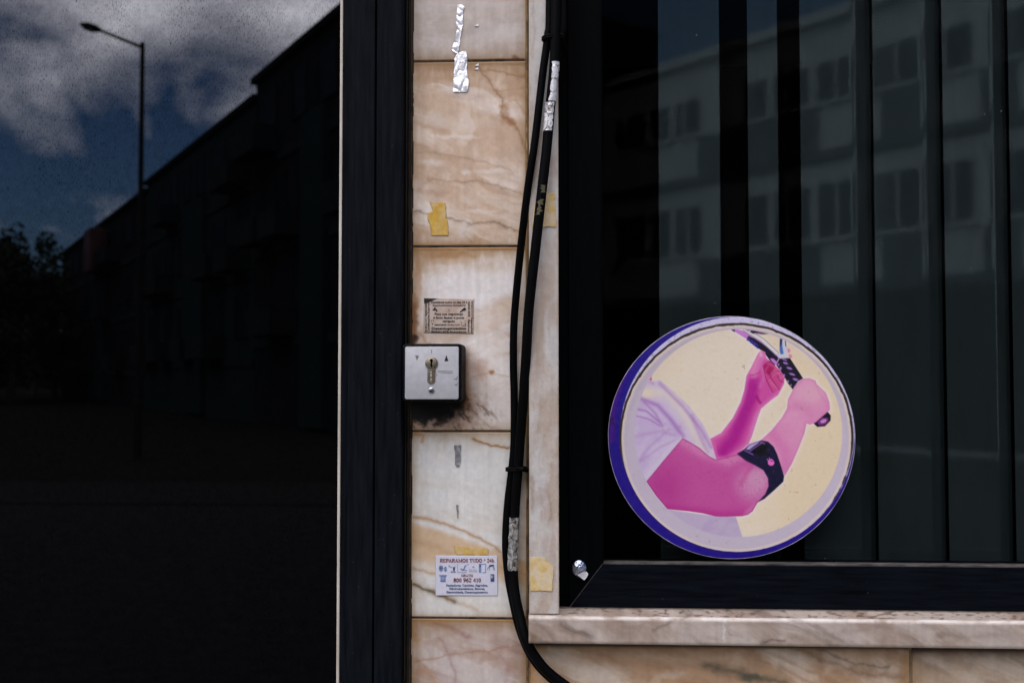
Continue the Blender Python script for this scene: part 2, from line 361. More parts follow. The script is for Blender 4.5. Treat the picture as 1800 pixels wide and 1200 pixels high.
def slab(name, x0, x1, z0, z1, Yf, fn, parent, skirt=.025, step=.00095, mat='marble', bev=.0012, gain=1.0, desat=.32):
    nx = max(4, int((x1-x0)/step)); nz = max(4, int((z1-z0)/step))
    e = [0, bev*.35, bev]
    xs = np.unique(np.concatenate([x0+np.array(e), np.linspace(x0+bev*1.6, x1-bev*1.6, nx), x1-np.array(e)]))
    zs = np.unique(np.concatenate([z0+np.array(e), np.linspace(z0+bev*1.6, z1-bev*1.6, nz), z1-np.array(e)]))
    XX, ZZ = np.meshgrid(xs, zs[::-1])
    de = np.minimum(np.minimum(XX-x0, x1-XX), np.minimum(ZZ-z0, z1-ZZ)); t = np.clip(1-de/bev, 0, 1)
    YY = Yf+bev*(1-np.sqrt(np.clip(1-t*t, 0, 1)))+.0005*(fbm(XX*40, ZZ*40, 3, 3)-.5)*(de > bev)
    px, py = proj(XX, np.full(XX.shape, Yf), ZZ)
    c = np.clip(lin(np.clip(tone(fn(px, py), gain, desat, 1.27 if mat == 'marble' else 1.0), 0, 255)/255)*G, 0, .85)
    return grid_mesh(name, XX, YY, ZZ, c, M[mat], parent, skirt)

BROWN = (150, 108, 66); DKBR = (96, 72, 48); RUST = (158, 98, 62)
# ------------------------------------------------------------------ the street side of the building
XL, XR = PX(723.5), PX(925)
JX0, JX1 = PX(930, -.045), PX(982, -.045)
Zt = [PZ(-330), PZ(107), PZ(433), PZ(757.5), PZ(1086), PZ(1412)]
pier = empty('marble_pier', ((XL+XR)/2, 0, 0), 'narrow pier of stained beige marble slabs between the two dark window frames', 'wall')
def s1(X, Y): return marble(X, Y, 11, (214, 201, 194), (198, 180, 168), flow=(.1, 1), fs=150, streak=.2, amount=(.4, .75),
    veins=[([(735, 70), (760, 76)], 2, .08, BROWN)], blobs=[(905, 101, 9, 7, .8, (128, 82, 58)), (880, 106, 24, 4, .6, (140, 96, 70)), (800, 60, 40, 20, .15, (180, 158, 140))],
    edge=(724, -330, 924, 107, (0, .25, .55, .25)))
def s2(X, Y): return marble(X, Y, 23, (213, 194, 180), (192, 160, 133), (178, 140, 108), flow=(-.32, 1), fs=100, amount=(.30, .58), streak=.45, veins=[
    ([(845, 122), (862, 145), (885, 178), (880, 200), (905, 220), (925, 262)], 3.2, .62, (140, 96, 58)), ([(838, 120), (875, 126), (925, 134)], 2.4, .6, (142, 100, 62)),
    ([(870, 160), (900, 158), (925, 155)], 1.2, .45, (156, 116, 80)), ([(880, 190), (905, 175), (925, 200)], 2, .35, (160, 120, 84)),
    ([(730, 268), (775, 270), (830, 280), (900, 300)], 1.5, .38, (150, 122, 92)), ([(752, 314), (800, 320), (835, 315), (880, 330), (925, 342)], 1.9, .5, (142, 114, 84)),
    ([(727, 373), (760, 377), (800, 385), (825, 395), (870, 392), (915, 410)], 1.8, .65, (118, 98, 74)), ([(825, 395), (815, 410), (828, 425)], 1.4, .4, (128, 106, 84)),
    ([(780, 130), (850, 175), (880, 240)], 9, .22, (172, 132, 100)), ([(735, 300), (800, 330)], 7, .3, (178, 144, 112))],
    blobs=[(888, 205, 12, 18, .4, (150, 98, 56)), (760, 285, 26, 8, .5, (218, 206, 200)), (820, 302, 14, 6, .5, (220, 210, 204)), (815, 405, 22, 18, .5, (214, 203, 196)), (780, 420, 60, 12, .4, (212, 200, 190)),
           (845, 372, 40, 6, .5, (216, 204, 196)), (760, 210, 30, 18, .35, (216, 202, 194)), (740, 330, 12, 16, .3, (178, 140, 128)), (825, 170, 60, 10, .35, (176, 146, 128)), (820, 215, 80, 16, .3, (210, 192, 180)), (900, 215, 10, 10, .6, (150, 96, 52)), (885, 190, 12, 8, .5, (160, 112, 74)), (790, 118, 60, 10, .4, (150, 112, 78)), (800, 240, 60, 6, .45, (222, 208, 198)), (870, 300, 40, 6, .45, (220, 206, 198)), (770, 340, 40, 6, .4, (176, 140, 110))],
    edge=(724, 112, 923, 431, (.62, .35, .5, .35)))
def s3(X, Y):
    c = marble(X, Y, 37, (216, 206, 201), (198, 176, 158), (186, 156, 132), flow=(.25, 1), fs=120, amount=(.42, .72), streak=.3, veins=[
        ([(830, 661), (858, 659), (925, 661)], 1.2, .4, (168, 138, 112)), ([(735, 586), (748, 600), (765, 612)], 4, .45, (158, 102, 74)), ([(860, 575), (905, 590), (925, 592)], 3, .3, (178, 148, 130)),
        ([(815, 610), (835, 640), (860, 690)], 8, .2, (178, 146, 124)), ([(815, 712), (850, 742), (880, 757)], 3, .3, (150, 118, 96))],
        blobs=[(862, 655, 7, 5, .85, (156, 108, 60)), (790, 455, 70, 14, .35, (190, 162, 134)), (860, 470, 50, 16, .35, (198, 176, 156)), (735, 500, 10, 70, .4, (176, 132, 96)), (850, 620, 40, 24, .35, (222, 214, 210)), (728, 560, 9, 60, .7, (120, 76, 44)), (725, 596, 12, 10, .9, (40, 26, 18)), (800, 448, 80, 9, .5, (170, 128, 88)), (870, 700, 40, 40, .4, (206, 190, 182)), (845, 650, 22, 30, .4, (178, 138, 114))],
        edge=(724, 437, 922, 755, (.6, .2, .35, .45)))
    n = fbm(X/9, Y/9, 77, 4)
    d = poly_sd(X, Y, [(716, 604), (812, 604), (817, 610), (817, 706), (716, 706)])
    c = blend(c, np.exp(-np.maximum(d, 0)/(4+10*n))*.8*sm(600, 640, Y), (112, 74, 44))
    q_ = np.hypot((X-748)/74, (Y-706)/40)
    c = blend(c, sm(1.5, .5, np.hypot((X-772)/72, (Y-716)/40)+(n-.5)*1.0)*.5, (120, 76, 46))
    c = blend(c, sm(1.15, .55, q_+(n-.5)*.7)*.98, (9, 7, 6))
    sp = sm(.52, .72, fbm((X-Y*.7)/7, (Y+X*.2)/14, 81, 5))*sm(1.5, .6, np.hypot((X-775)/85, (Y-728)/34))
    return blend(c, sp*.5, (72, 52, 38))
def s4(X, Y):
    c = marble(X, Y, 41, (212, 207, 202), (200, 187, 172), (188, 168, 144), flow=(-.2, 1), fs=130, amount=(.5, .8), streak=.2)
    j = 10*(fbm(X/20, Y/20, 5)-.5)
    band = sm(0, 12, Y+j-(908+(X-724)*.33)-4)*sm(0, 30, (1000+(X-724)*.22)-Y+j)
    c = blend(c, band*.6, (196, 160, 122))
    m2 = marble(X, Y, 43, (212, 207, 202), (200, 187, 172), veins=[])
    jx = X+6*(fbm(X/12, Y/12, 51)-.5); jy = Y+8*(fbm(X/12, Y/12, 52)-.5)
    for pts, wd, st, cl in [([(727, 908), (755, 912), (800, 926), (850, 950), (880, 968)], 2.8, .6, (160, 118, 78)), ([(832, 771), (850, 780), (895, 786)], 2, .8, (142, 100, 58)),
        ([(727, 999), (760, 1006), (800, 1012)], 3.5, .5, (170, 132, 90)), ([(727, 1026), (745, 1034), (765, 1042), (800, 1056)], 3.2, .75, (92, 78, 56)), ([(765, 1040), (810, 1060), (840, 1072)], 4, .35, (168, 138, 108)),
        ([(724, 762), (745, 764), (742, 775)], 3, .5, (168, 122, 72)), ([(728, 950), (770, 962), (790, 975)], 6, .25, (176, 140, 100)), ([(880, 995), (925, 1010)], 5, .4, (182, 148, 112))]:
        d, t = seg_dist(jx, jy, pts); c = blend(c, np.exp(-(d/wd)**1.3)*st, cl)
    n = fbm(X/8, Y/26, 60, 4)
    for dd, k, rr in ((Y-760, .5, 12), (923-X, .25, 7), (1083-Y, .35, 6), (X-724, .3, 9)):
        c = blend(c, np.clip(np.exp(-np.maximum(dd, 0)/(rr*(.25+1.5*n)))*k, 0, 1), (140, 104, 62))
    return blend(c, sm(.93, 1.0, sm(.9, 0, np.hypot((X-728)/6, (Y-927)/3)))*.8, (60, 48, 36))
def s5(X, Y): return marble(X, Y, 57, (186, 170, 162), (166, 138, 122), (142, 112, 102), flow=(-.3, 1), fs=110, amount=(.35, .62), streak=.45, veins=[
    ([(755, 1092), (790, 1100), (822, 1118)], 5, .55, (138, 98, 98)), ([(727, 1162), (800, 1150), (860, 1142), (915, 1132)], 1.8, .5, (154, 108, 82)), ([(772, 1120), (788, 1150), (800, 1180), (806, 1240)], 3, .45, (146, 108, 106)),
    ([(880, 1150), (893, 1175), (885, 1230)], 4.5, .4, (150, 114, 112)), ([(742, 1175), (760, 1185), (775, 1230)], 8, .5, (168, 120, 82)), ([(725, 1105), (735, 1130)], 6, .5, (176, 130, 88)), ([(850, 1090), (870, 1120), (915, 1145)], 8, .25, (160, 128, 124))],
    edge=(724, 1089, 921, 1412, (.5, .3, .5, .4)))
gapz = .0013
for k, (fn, gn, ds) in enumerate(((s1, .90, .05), (s2, 1.03, .12), (s3, 1.0, .0), (s4, 1.0, -.05), (s5, 1.02, .08))):
    slab('marble_slab', XL, XR, Zt[k+1]+gapz, Zt[k]-gapz, 0.0, fn, pier, gain=gn, desat=ds)
def generic(seed, light=(196, 180, 168), mid=(176, 150, 130)):
    return lambda X, Y: marble(X, Y, seed, light, mid, fs=140, veins=[([(700, -900), (900, -600)], 3, .4, BROWN)])
slab('marble_slab', XL, XR, .05, Zt[5]-gapz, 0.0, generic(91), pier, step=.006)
for k in range(4):
    z0 = Zt[0]+k*.262; slab('marble_slab', XL, XR, z0+gapz, min(2.8, z0+.262-gapz), 0.0, generic(95+k), pier, step=.006)
def mort(X, Y):
    n = fbm(X/6, Y/22, 14, 4); c = np.zeros(X.shape+(3,))+np.array((150, 108, 58.))
    c = blend(c, sm(.45, .75, n)*.8, (92, 64, 36)); c = blend(c, sm(.62, .8, fbm(X/12, Y/30, 19, 3)), (176, 140, 92))
    hz = sm(924, 921, X)[...]; c = blend(c, hz, (78, 54, 34)); c = blend(c, hz*sm(.5, .7, fbm(X/16, Y/16, 41, 3)), (46, 32, 22))
    return blend(c, sm(1.5, .3, np.abs(X-928.2+.9*(fbm(X/9, Y/40, 3)-.5)))*.75, (36, 24, 14))
slab('mortar_joint', XL-.006, PX(945), .05, 2.8, .0006, mort, pier, skirt=.05, mat='mortar', step=.0013)
# narrow strip of slab right of the cable joint is the jamb: pale, proud of the pier
jamb = empty('marble_window_surround', ((JX0+JX1)/2, -.02, PZ(1083, -.055)), 'pale marble jamb and sill framing the right hand window', 'window surround')
def jf(X, Y):
    c = marble(X, Y, 71, (203, 193, 187), (192, 170, 154), (178, 150, 128), flow=(1, .12), fs=70, amount=(.42, .7), streak=.35, veins=[
        ([(950, 700), (948, 760)], 1.5, .3, (166, 130, 106)), ([(966, 872), (967, 905), (961, 922)], 2.6, .5, (150, 122, 102)), ([(948, 858), (953, 880), (951, 918)], 2.6, .35, (158, 130, 112)),
        ([(934, 838), (937, 880), (936, 893)], 4.5, .45, (148, 116, 96)), ([(952, 858), (966, 866)], 2, .4, (152, 128, 112)), ([(940, 560), (944, 640), (938, 720)], 4, .35, (186, 150, 128)),
        ([(936, 300), (946, 380), (950, 470)], 3, .25, (160, 140, 124)), ([(936, -20), (939, 60), (937, 100)], 2.5, .4, (178, 150, 118))],
        blobs=[(948, 875, 16, 20, .3, (160, 134, 118)), (955, 1000, 22, 40, .3, (206, 200, 196)), (955, 930, 24, 22, .5, (208, 204, 202))])
    f = fbm(X/1.8, Y/2.2, 88, 3); c = c*(1+(f-.5)*.10*sm(500, 700, Y))[..., None]
    return blend(c, np.clip(np.exp(-np.maximum(X-930, 0)/3.0)*.45*fbm(X/5, Y/30, 9)+np.exp(-np.maximum(982-X, 0)/1.5)*.25, 0, 1), (150, 110, 70))
zs0 = PZ(1083, -.055, 960)         # top of the sill
slab('jamb_slab', JX0, JX1, zs0+.0006, 2.8, -.045, jf, jamb, skirt=.046, gain=.94, desat=.25)
SX1 = 2.6
sillY = -.055; zsb = PZ(1131.5, sillY, 960)
def sf(X, Y):
    return marble(X, Y, 83, (182, 166, 155), (162, 142, 128), (118, 102, 92), flow=(-.55, 1), fs=80, amount=(.4, .7), streak=.4, veins=[
        ([(985, 1095), (1005, 1105), (1040, 1118)], 4, .5, (118, 98, 88)), ([(1150, 1105), (1190, 1088), (1215, 1080)], 3, .5, (118, 100, 90)), ([(1340, 1128), (1382, 1124)], 2, .6, (92, 80, 72)),
        ([(1230, 1110), (1300, 1100)], 7, .3, (198, 184, 174)), ([(1480, 1110), (1560, 1100)], 8, .3, (140, 120, 110)), ([(1620, 1095), (1680, 1120), (1760, 1112)], 5, .35, (136, 118, 108)), ([(940, 1090), (965, 1110), (975, 1125)], 4, .4, (128, 110, 100))],
        blobs=[(1272, 1112, 2, 22, .7, (204, 196, 190)), (1275, 1090, 3, 6, .5, (204, 196, 190)), (1652, 1117, 10, 8, .5, (132, 112, 100)), (935, 1120, 8, 12, .5, (126, 100, 74))])
# sill: front face, rounded nose and top are one continuous sheet
def build_sill():
    x0 = JX0-.0005; xs = np.concatenate([np.arange(x0, PX(1830), .0013), np.linspace(PX(1830)+.01, SX1, 40)])
    prof = [(0.0, zsb), ]
    pr = [(sillY+.05, zsb-.0), (sillY+.004, zsb), (sillY+.0012, zsb+.0012), (sillY, zsb+.004)]
    for z in np.linspace(zsb+.006, zs0-.005, 30): pr.append((sillY, z))
    pr += [(sillY+.0006, zs0-.0022), (sillY+.0022, zs0-.0006), (sillY+.0045, zs0)]
    for y in np.linspace(sillY+.007, 0.02, 34): pr.append((y, zs0))
    pr = pr[::-1]
    XX = np.tile(xs, (len(pr), 1)); YY = np.array([[p[0]] for p in pr])+0*XX; ZZ = np.array([[p[1]] for p in pr])+0*XX
    px, py = proj(XX, YY, ZZ); c = sf(px, py)
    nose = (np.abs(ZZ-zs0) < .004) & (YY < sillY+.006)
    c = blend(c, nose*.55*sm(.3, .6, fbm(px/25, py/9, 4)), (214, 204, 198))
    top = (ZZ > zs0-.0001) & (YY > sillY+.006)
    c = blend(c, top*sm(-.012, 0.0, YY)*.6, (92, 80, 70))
    c = blend(c, top*sm(.60, .66, fbm(px/9, py/3, 44, 3))*.5, (96, 80, 68))
    c = blend(c, top*sm(3, 1, np.hypot(px-1030, (py-1069)*2))*.9, (110, 62, 24))
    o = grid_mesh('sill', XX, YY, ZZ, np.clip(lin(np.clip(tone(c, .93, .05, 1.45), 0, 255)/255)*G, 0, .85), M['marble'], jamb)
    MB().box(x0, x0+.0008, sillY+.003, .02, zsb+.002, zs0-.002).build('sill_end', M['steel'] if False else M['marble_end'], jamb)
M['marble_end'] = mat_plain('marble_end', rgb(165, 145, 130, G), rgb(140, 118, 100, G), scale=40, rough=.6)
build_sill()
# the apron of slabs below the sill
apron = empty('marble_apron_wall', (PX(1350), 0, 0), 'beige veined marble slabs of the low wall below the sill', 'wall')
ax0, axm, axr = PX(932), PX(1593), 0
def a1(X, Y):
    c = marble(X, Y, 63, (186, 164, 144), (162, 128, 98), (140, 104, 76), flow=(-.4, 1), fs=100, amount=(.32, .62), streak=.45, veins=[
        ([(1240, 1168), (1290, 1180), (1320, 1190), (1380, 1200)], 7, .7, (88, 78, 62)), ([(1400, 1142), (1450, 1160), (1510, 1182), (1585, 1190)], 7, .5, (112, 82, 60)), ([(1440, 1140), (1500, 1165), (1560, 1172)], 3, .5, (92, 74, 58)),
        ([(1000, 1150), (1100, 1160), (1200, 1200)], 8, .3, (170, 128, 92)), ([(1130, 1150), (1230, 1160), (1300, 1150)], 6, .3, (190, 164, 142))],
        blobs=[(1320, 1192, 26, 9, .6, (84, 82, 70)), (1060, 1180, 60, 18, .35, (196, 176, 158)), (1180, 1185, 40, 12, .4, (194, 176, 160))], edge=(934, 1136, 1590, 1500, (.0, .3, .3, .5)))
    return blend(c, np.clip(np.exp(-np.maximum(Y-(1133+(X-930)*.009), 0)/(1.5+3*fbm(X/20, Y/20, 3)))*.7, 0, 1), (50, 36, 26))  # shadow under the sill, painted into the top of the slab
def a2(X, Y):
    c = marble(X, Y, 67, (194, 174, 154), (176, 150, 126), fs=90, flow=(-.4, 1), edge=(1600, 1142, 2000, 1500, (0, .2, .3, .5)))
    return blend(c, np.clip(np.exp(-np.maximum(Y-(1133+(X-930)*.009), 0)/(4+7*fbm(X/20, Y/20, 3)))*.9, 0, 1), (40, 28, 20))  # painted sill shadow along the top here too
zmid = PZ(1420)
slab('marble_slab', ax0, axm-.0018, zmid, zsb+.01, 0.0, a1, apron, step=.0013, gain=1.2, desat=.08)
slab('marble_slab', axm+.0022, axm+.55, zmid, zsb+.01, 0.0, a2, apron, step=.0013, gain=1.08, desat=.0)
slab('marble_slab', axm+.5535, SX1, zmid, zsb+.01, 0.0, generic(120), apron, step=.008)
for k, (x0_, x1_) in enumerate(((ax0, axm-.002), (axm+.002, axm+.55), (axm+.5535, SX1))):
    slab('marble_slab', x0_, x1_, .05, zmid-.004, 0.0, generic(130+k), apron, step=.008)
slab('mortar_joint', PX(946), SX1, .05, zsb+.008, .0025, lambda X, Y: blend(mort(X, Y), .5+0*X, (176, 150, 116)), apron, skirt=.05, mat='mortar', step=.004)

# ------------------------------------------------------------------ left window: black pane, white gasket, dark mullion
lw = empty('shop_window', (PX(300), 0, .05), 'black mirror-like shop window reflecting the cloudy sky, in a dark frame', 'window')
ZB, ZTp = .06, 2.8
MB().box(-2.6, PX(596.5), .0, .006, ZB+.05, ZTp-.05).build('glass_pane', M['black_pane'], lw)
MB().box(PX(594.6, -.006), PX(599.6, -.006), -.006, .02, ZB+.04, ZTp-.04).build('gasket', M['gasket'], lw, bevel=.0008)
fx = [PX(600, -.014), PX(611.5, -.014), PX(611.5, -.03), PX(656.5, -.03), PX(659, -.03), PX(702, -.03), PX(706, -.03)]
MB().box(fx[0], fx[2], -.014, .04, ZB, ZTp).build('glazing_bead', M['frame'], lw, bevel=.0008)
mu = MB(); mu.box(fx[2]+.0002, fx[3], -.030, .04, ZB, ZTp).build('mullion', M['frame'], lw, bevel=.0012)
MB().box(fx[3]+.0001, fx[4], -.0245, .04, ZB, ZTp).build('groove', M['hole'], lw)
MB().box(fx[4]+.0001, fx[6], -.0285, .04, ZB, ZTp).build('mullion', M['frame'], lw, bevel=.0025)
chn = MB()
chn.box(fx[6]+.0003, XL-.0005, .006, .04, ZB, ZTp)
for q in range(3):
    xa = fx[6]+.0012+q*.0042; chn.box(xa, xa+.0018, -.006+q*.003, .0059, ZB, ZTp)
chn.build('side_channel', M['channel'], lw)
MB().box(-2.6, fx[2], -.02, .04, ZTp-.06, ZTp+.02).build('head_rail', M['frame2'], lw, bevel=.001)
MB().box(-2.6, fx[2], -.02, .04, 0.0, ZB+.06).build('bottom_rail', M['frame2'], lw, bevel=.001)
MB().box(-2.68, -2.6001, -.03, .04, 0, ZTp).build('mullion', M['frame'], lw, bevel=.001)

# ------------------------------------------------------------------ right window
rw = empty('shop_window', (PX(1400), 0, zs0), 'dark framed shop window with tinted clear glass in front of vertical blinds', 'window')
wx0, wx1 = JX1+.0006, PX(1057.5); zr0 = zs0+.0006; zr1 = PZ(992, 0, 1100)
WXE = 2.45
# mitred stile and bottom rail
def mitre(pts, y0, y1, name, mat, bev=.001): MB().prism(pts, y0, y1, bev).build(name, mat, rw)
gap = .0006
fr0 = PX(1000)
MB().box(wx0, fr0-.0006, .006, .05, zr0+.012, ZTp).build('frame_rebate', M['frame3'], rw, bevel=.0008)
dz = zr1-zr0
mitre([(fr0, zr0+.0015), (wx1-gap, zr1), (wx1-gap, ZTp), (fr0, ZTp)], 0, .05, 'stile', M['frame3'])
mitre([(fr0+.0018, zr0), (WXE, zr0), (WXE, zr1), (wx1+gap*1.2, zr1)], 0.0002, .05, 'bottom_rail', M['frame2'])
ml = MB(); ml.add([(fr0+.0006, .0004, zr0+.0004), (fr0+.0014, .0004, zr0+.0004), (wx1+.0002, .0004, zr1), (wx1-.0006, .0004, zr1)]+[(fr0+.0006, .003, zr0+.0004), (fr0+.0014, .003, zr0+.0004), (wx1+.0002, .003, zr1), (wx1-.0006, .003, zr1)], [(0, 1, 2, 3), (7, 6, 5, 4), (0, 4, 5, 1), (1, 5, 6, 2), (2, 6, 7, 3), (3, 7, 4, 0)]); ml.build('mitre_seam', M['worn'], rw)
MB().box(wx0, fr0+.002, .004, .05, zr0, zr0+.0119).build('corner_cleat', M['frame3'], rw)
MB().box(wx1+.001, WXE, .0035, .0205, zr1-.0005, zr1+.0022).build('glazing_bead', M['worn'], rw, bevel=.0006)
MB().box(wx1-.0012, wx1+.0022, .004, .022, zr1, ZTp).build('glazing_bead', M['frame3'], rw, bevel=.0008)
MB().box(WXE, WXE+.08, -.0, .05, zr0, ZTp).build('stile', M['frame3'], rw, bevel=.001)
MB().box(wx0, WXE+.08, -.004, .05, ZTp-.0, ZTp+.07).build('head_rail', M['frame2'], rw, bevel=.001)
MB().box(wx1-.005, WXE+.005, .022, .027, zr1-.008, ZTp-.0).build('glass_pane', M['clear_pane'], rw)

# vertical blinds
bl = empty('vertical_blind', (PX(1450, .07), .07, ZTp), 'grey green vertical blind with two gaps hanging behind the right hand glass', 'blind')
def vane(pxl, pxr, zlow, tilt=0.0, curl=.012, off=0.0):
    Yv = .075+off; a, b = PX(pxl, Yv, 500), PX(pxr, Yv, 500); n = 14; mb = MB(); vs = []
    for zi in np.linspace(zlow, 2.74, 8):
        for i in range(n+1):
            t = i/n; x = a+(b-a)*t; y = Yv+tilt*t+curl*max(0, (t-.76)/.24)**2; vs.append((x, y, zi))
    nn = n+1; fs = [(r*nn+i, r*nn+i+1, (r+1)*nn+i+1, (r+1)*nn+i) for r in range(7) for i in range(n)]
    vb = [(v[0], v[1]+.0006, v[2]) for v in vs]; k = len(vs)
    fb = [tuple(k+j for j in f[::-1]) for f in fs]
    sd = [(r*nn, (r+1)*nn, k+(r+1)*nn, k+r*nn) for r in range(7)]+[(r*nn+n, k+r*nn+n, k+(r+1)*nn+n, (r+1)*nn+n) for r in range(7)]
    mb.add(vs+vb, fs+fb+sd); o = mb.build('vane', M['vane'], bl, smooth=True)
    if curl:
        for mt in ('vane_shade', 'vane_shade2'): o.data.materials.append(M[mt])
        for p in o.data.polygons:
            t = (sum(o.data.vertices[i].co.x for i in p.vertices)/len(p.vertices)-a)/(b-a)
            if t > .80: p.material_index = 2 if t > .92 else 1  # painted shade on the right edge, in two steps
zl = PZ(960, .075, 1500)-.05
for (l, r_, t, c, o) in ((1159, 1267, .0, .0, 0), (1317, 1370, .0, .0, .012), (1410, 1536, 0, .006, 0), (1539, 1659, 0, .006, 0), (1662, 1776, 0, .006, 0), (1779, 1894, 0, .006, 0), (1897, 2010, 0, .0, 0), (2017, 2130, 0, .0, 0), (2137, 2250, 0, .0, 0), (2257, 2370, 0, .0, 0)):
    vane(l, r_, zl, t, c, o)
MB().box(PX(1040, .07), WXE, .06, .10, 2.745, 2.785).build('head_track', M['wall_dark'], bl)

# the unlit shop interior
room = MB(); ra, rb = wx0-.3, 3.2
room.box(ra, rb, 3.0, 3.1, 0, 3); room.box(ra-.1, ra, .06, 3.1, 0, 3); room.box(rb, rb+.1, .06, 3.1, 0, 3); room.box(ra, rb, .06, 3, 2.95, 3.05); room.box(ra, rb, .06, 3, -.05, 0)
tag(room.build('shop_interior', M['wall_dark']), kind='structure')

# ------------------------------------------------------------------ rest of the facade and the street
M['render_wall'] = mat_plain('rendered_wall', rgb(150, 140, 126), rgb(128, 116, 104), scale=6, rough=.9, bumpk=.3)
fac = MB(); fac.box(-9, 9, .0, 9, 2.875, 12); fac.box(-9, -2.69, -.01, .3, 0, 2.87); fac.box(2.66, 9, -.01, .3, 0, 2.87); fac.box(-2.68, -.2, .05, .3, 0, 2.87)
tag(fac.build('facade', M['render_wall']), 'rendered upper storeys and side walls of the shop building', 'building')
def mat_ground(name, a, b, sc, rough=.9):
    return mat_plain(name, a, b, scale=sc, rough=rough, bumpk=.4, bdist=.004, spec=0)
M['asphalt'] = mat_ground('asphalt', (.020, .020, .021), (.013, .013, .014), 8)
M['paving'] = mat_ground('paving', (.019, .019, .019), (.013, .013, .013), 14)
M['bounce_paving'] = mat_ground('pale_bounce_paving', (.34, .32, .29), (.22, .21, .19), 22)  # near pavement and kerb, out of view, made pale to bounce light under the sill
M['grassy'] = mat_ground('verge', (.012, .014, .010), (.008, .010, .007), 3)
tag(MB().box(-600, 600, -900, 300, -.5, -.16).build('ground', M['grassy']), kind='structure')
tag(MB().box(-60, 60, -11, -2.6, -.3, -.12).build('road', M['asphalt']), kind='structure')
tag(MB().box(-60, 60, -2.45, .6, -.3, -.002).build('pavement', M['bounce_paving']), kind='structure')
tag(MB().box(-60, 60, -2.598, -2.452, -.3, .002).build('kerb', M['bounce_paving']), kind='structure')
tag(MB().box(-60, 60, -13.5, -11.0, -.3, -.105).build('pavement', M['paving']), kind='structure')
tag(MB().box(-.6, .6, -.06, 0, -.14, -.13, Matrix.Translation((0, -6.7, .012))).build('road_marking', M['card']), kind='structure')

# street lamp reflected in the black pane
lb = V(243, 661, 19.6); lp = empty('street_lamp', (lb.x, lb.y, -.1), 'tall grey street lamp with a single arm across the road', 'street lamp')
M['lamp_grey'] = mat_plain('lamp_metal', (.012, .012, .013), (.008, .008, .008), scale=10, rough=.7, spec=.1)
topz = V(243, 84, 19.6).z; arm_end = V(172, 52, 19.6); head_end = V(142, 43, 19.6)
MB().tube([(lb.x, lb.y, -.12), (lb.x, lb.y, 1.0), (lb.x, lb.y, 1.02), (lb.x, lb.y, topz+.1)], [.085, .08, .062, .045], 12).build('pole', M['lamp_grey'], lp, True)
MB().tube([(lb.x, lb.y, topz), arm_end], [.035, .03], 10).build('arm', M['lamp_grey'], lp, True)
d_ = (head_end-arm_end); hm = MB()
hm.tube([arm_end-d_*.15, arm_end+d_*.1, arm_end+d_*.6, head_end], [.04, .075, .08, .035], 10)
hd = hm.build('lamp_head', M['lamp_grey'], lp, True)
MB().tube([arm_end+d_*.3-Vector((0, 0, .05)), arm_end+d_*.8-Vector((0, 0, .05))], [.05, .04], 10).build('lens', M['card'], hd, True)

# opposite buildings: each a body with fascia, windows and panels along its own front line
M['b_dark'] = mat_plain('dark_render', (.015, .018, .019), (.010, .012, .012), scale=1.2, rough=.9, bumpk=0, spec=0)
M['b_teal'] = mat_plain('teal_render', (.016, .030, .029), (.010, .020, .020), scale=1.2, rough=.9, bumpk=0, spec=0)
M['b_band'] = mat_plain('slab_band', (.020, .025, .026), (.014, .018, .018), scale=2, rough=.9, bumpk=0, spec=0)
M['b_white'] = mat_plain('white_render', (.74, .72, .72), (.60, .59, .59), scale=1.5, rough=.9, bumpk=0, spec=0)
M['b_grey'] = mat_plain('grey_panel', (.13, .14, .155), (.11, .12, .13), scale=1.5, rough=.8, bumpk=0, spec=0)
M['b_glass'] = mat_plain('dark_window', (.03, .04, .06), (.02, .028, .04), scale=1.5, rough=.5, bumpk=0, spec=.12)
M['b_dglass'] = mat_plain('unlit_window', (.009, .011, .015), (.005, .006, .009), scale=1.5, rough=.6, bumpk=0, spec=.03)
M['b_red'] = mat_plain('red_sign', (.05, .005, .005), (.035, .004, .004), scale=2, rough=.6, bumpk=0)
def building(name, label, A, B, H, thick, mats, rects, cat='building', group=None):
    """A, B: (x, y) ends of the front, as seen left to right from the front"""
    A = Vector((A[0], A[1], 0)); B = Vector((B[0], B[1], 0)); u = (B-A).normalized(); ln = (B-A).length
    n = Vector((u.y, -u.x, 0))
    if n.dot(CAM-A) < 0: n = -n
    rw_ = random.Random(5)
    T = Matrix(((u.x, n.x, 0, A.x), (u.y, n.y, 0, A.y), (0, 0, 1, 0), (0, 0, 0, 1)))   # local x along, y outwards
    root = empty(name, A, label, cat, group)
    MB().box(0, ln, -thick, 0, -.15, H, T).build('wall', M[mats[0]], root)
    MB().box(-.15, ln+.15, -thick-.1, .18, H, H+.22, T).build('roof', M[mats[1]], root)
    for (s0, s1_, z0, z1, mt, nm, out) in rects:
        o = MB().box(s0, s1_, -.05, out, z0, z1, T).build(nm, M[mt], root)
        if nm == 'window':
            MB().box(s0-.05, s0-.001, .0, out+.03, z0-.05, z1+.05, T).box(s1_+.001, s1_+.05, 0, out+.03, z0-.05, z1+.05, T).box(s0-.12, s1_+.12, 0, out+.06, z0-.12, z0-.051, T).build('frame', M[mats[2]], o)
            if mats[0] == 'b_white':
                if s1_-s0 > .9: q = s0+(s1_-s0)*rw_.choice((.5, .5, .35)); MB().box(q-.03, q+.03, out+.001, out+.04, z0, z1, T).build('mullion', M['b_white'], o)
                if rw_.random() < .6:
                    q0 = s0+.04; q1 = s0+(s1_-s0)*rw_.uniform(.2, .5); zz = z0+(z1-z0)*rw_.choice((0, 0, .4)); MB().box(q0, q1, out+.0005, out+.01, zz, z1-.03, T).build('curtain', M['b_grey'], o)
    return root
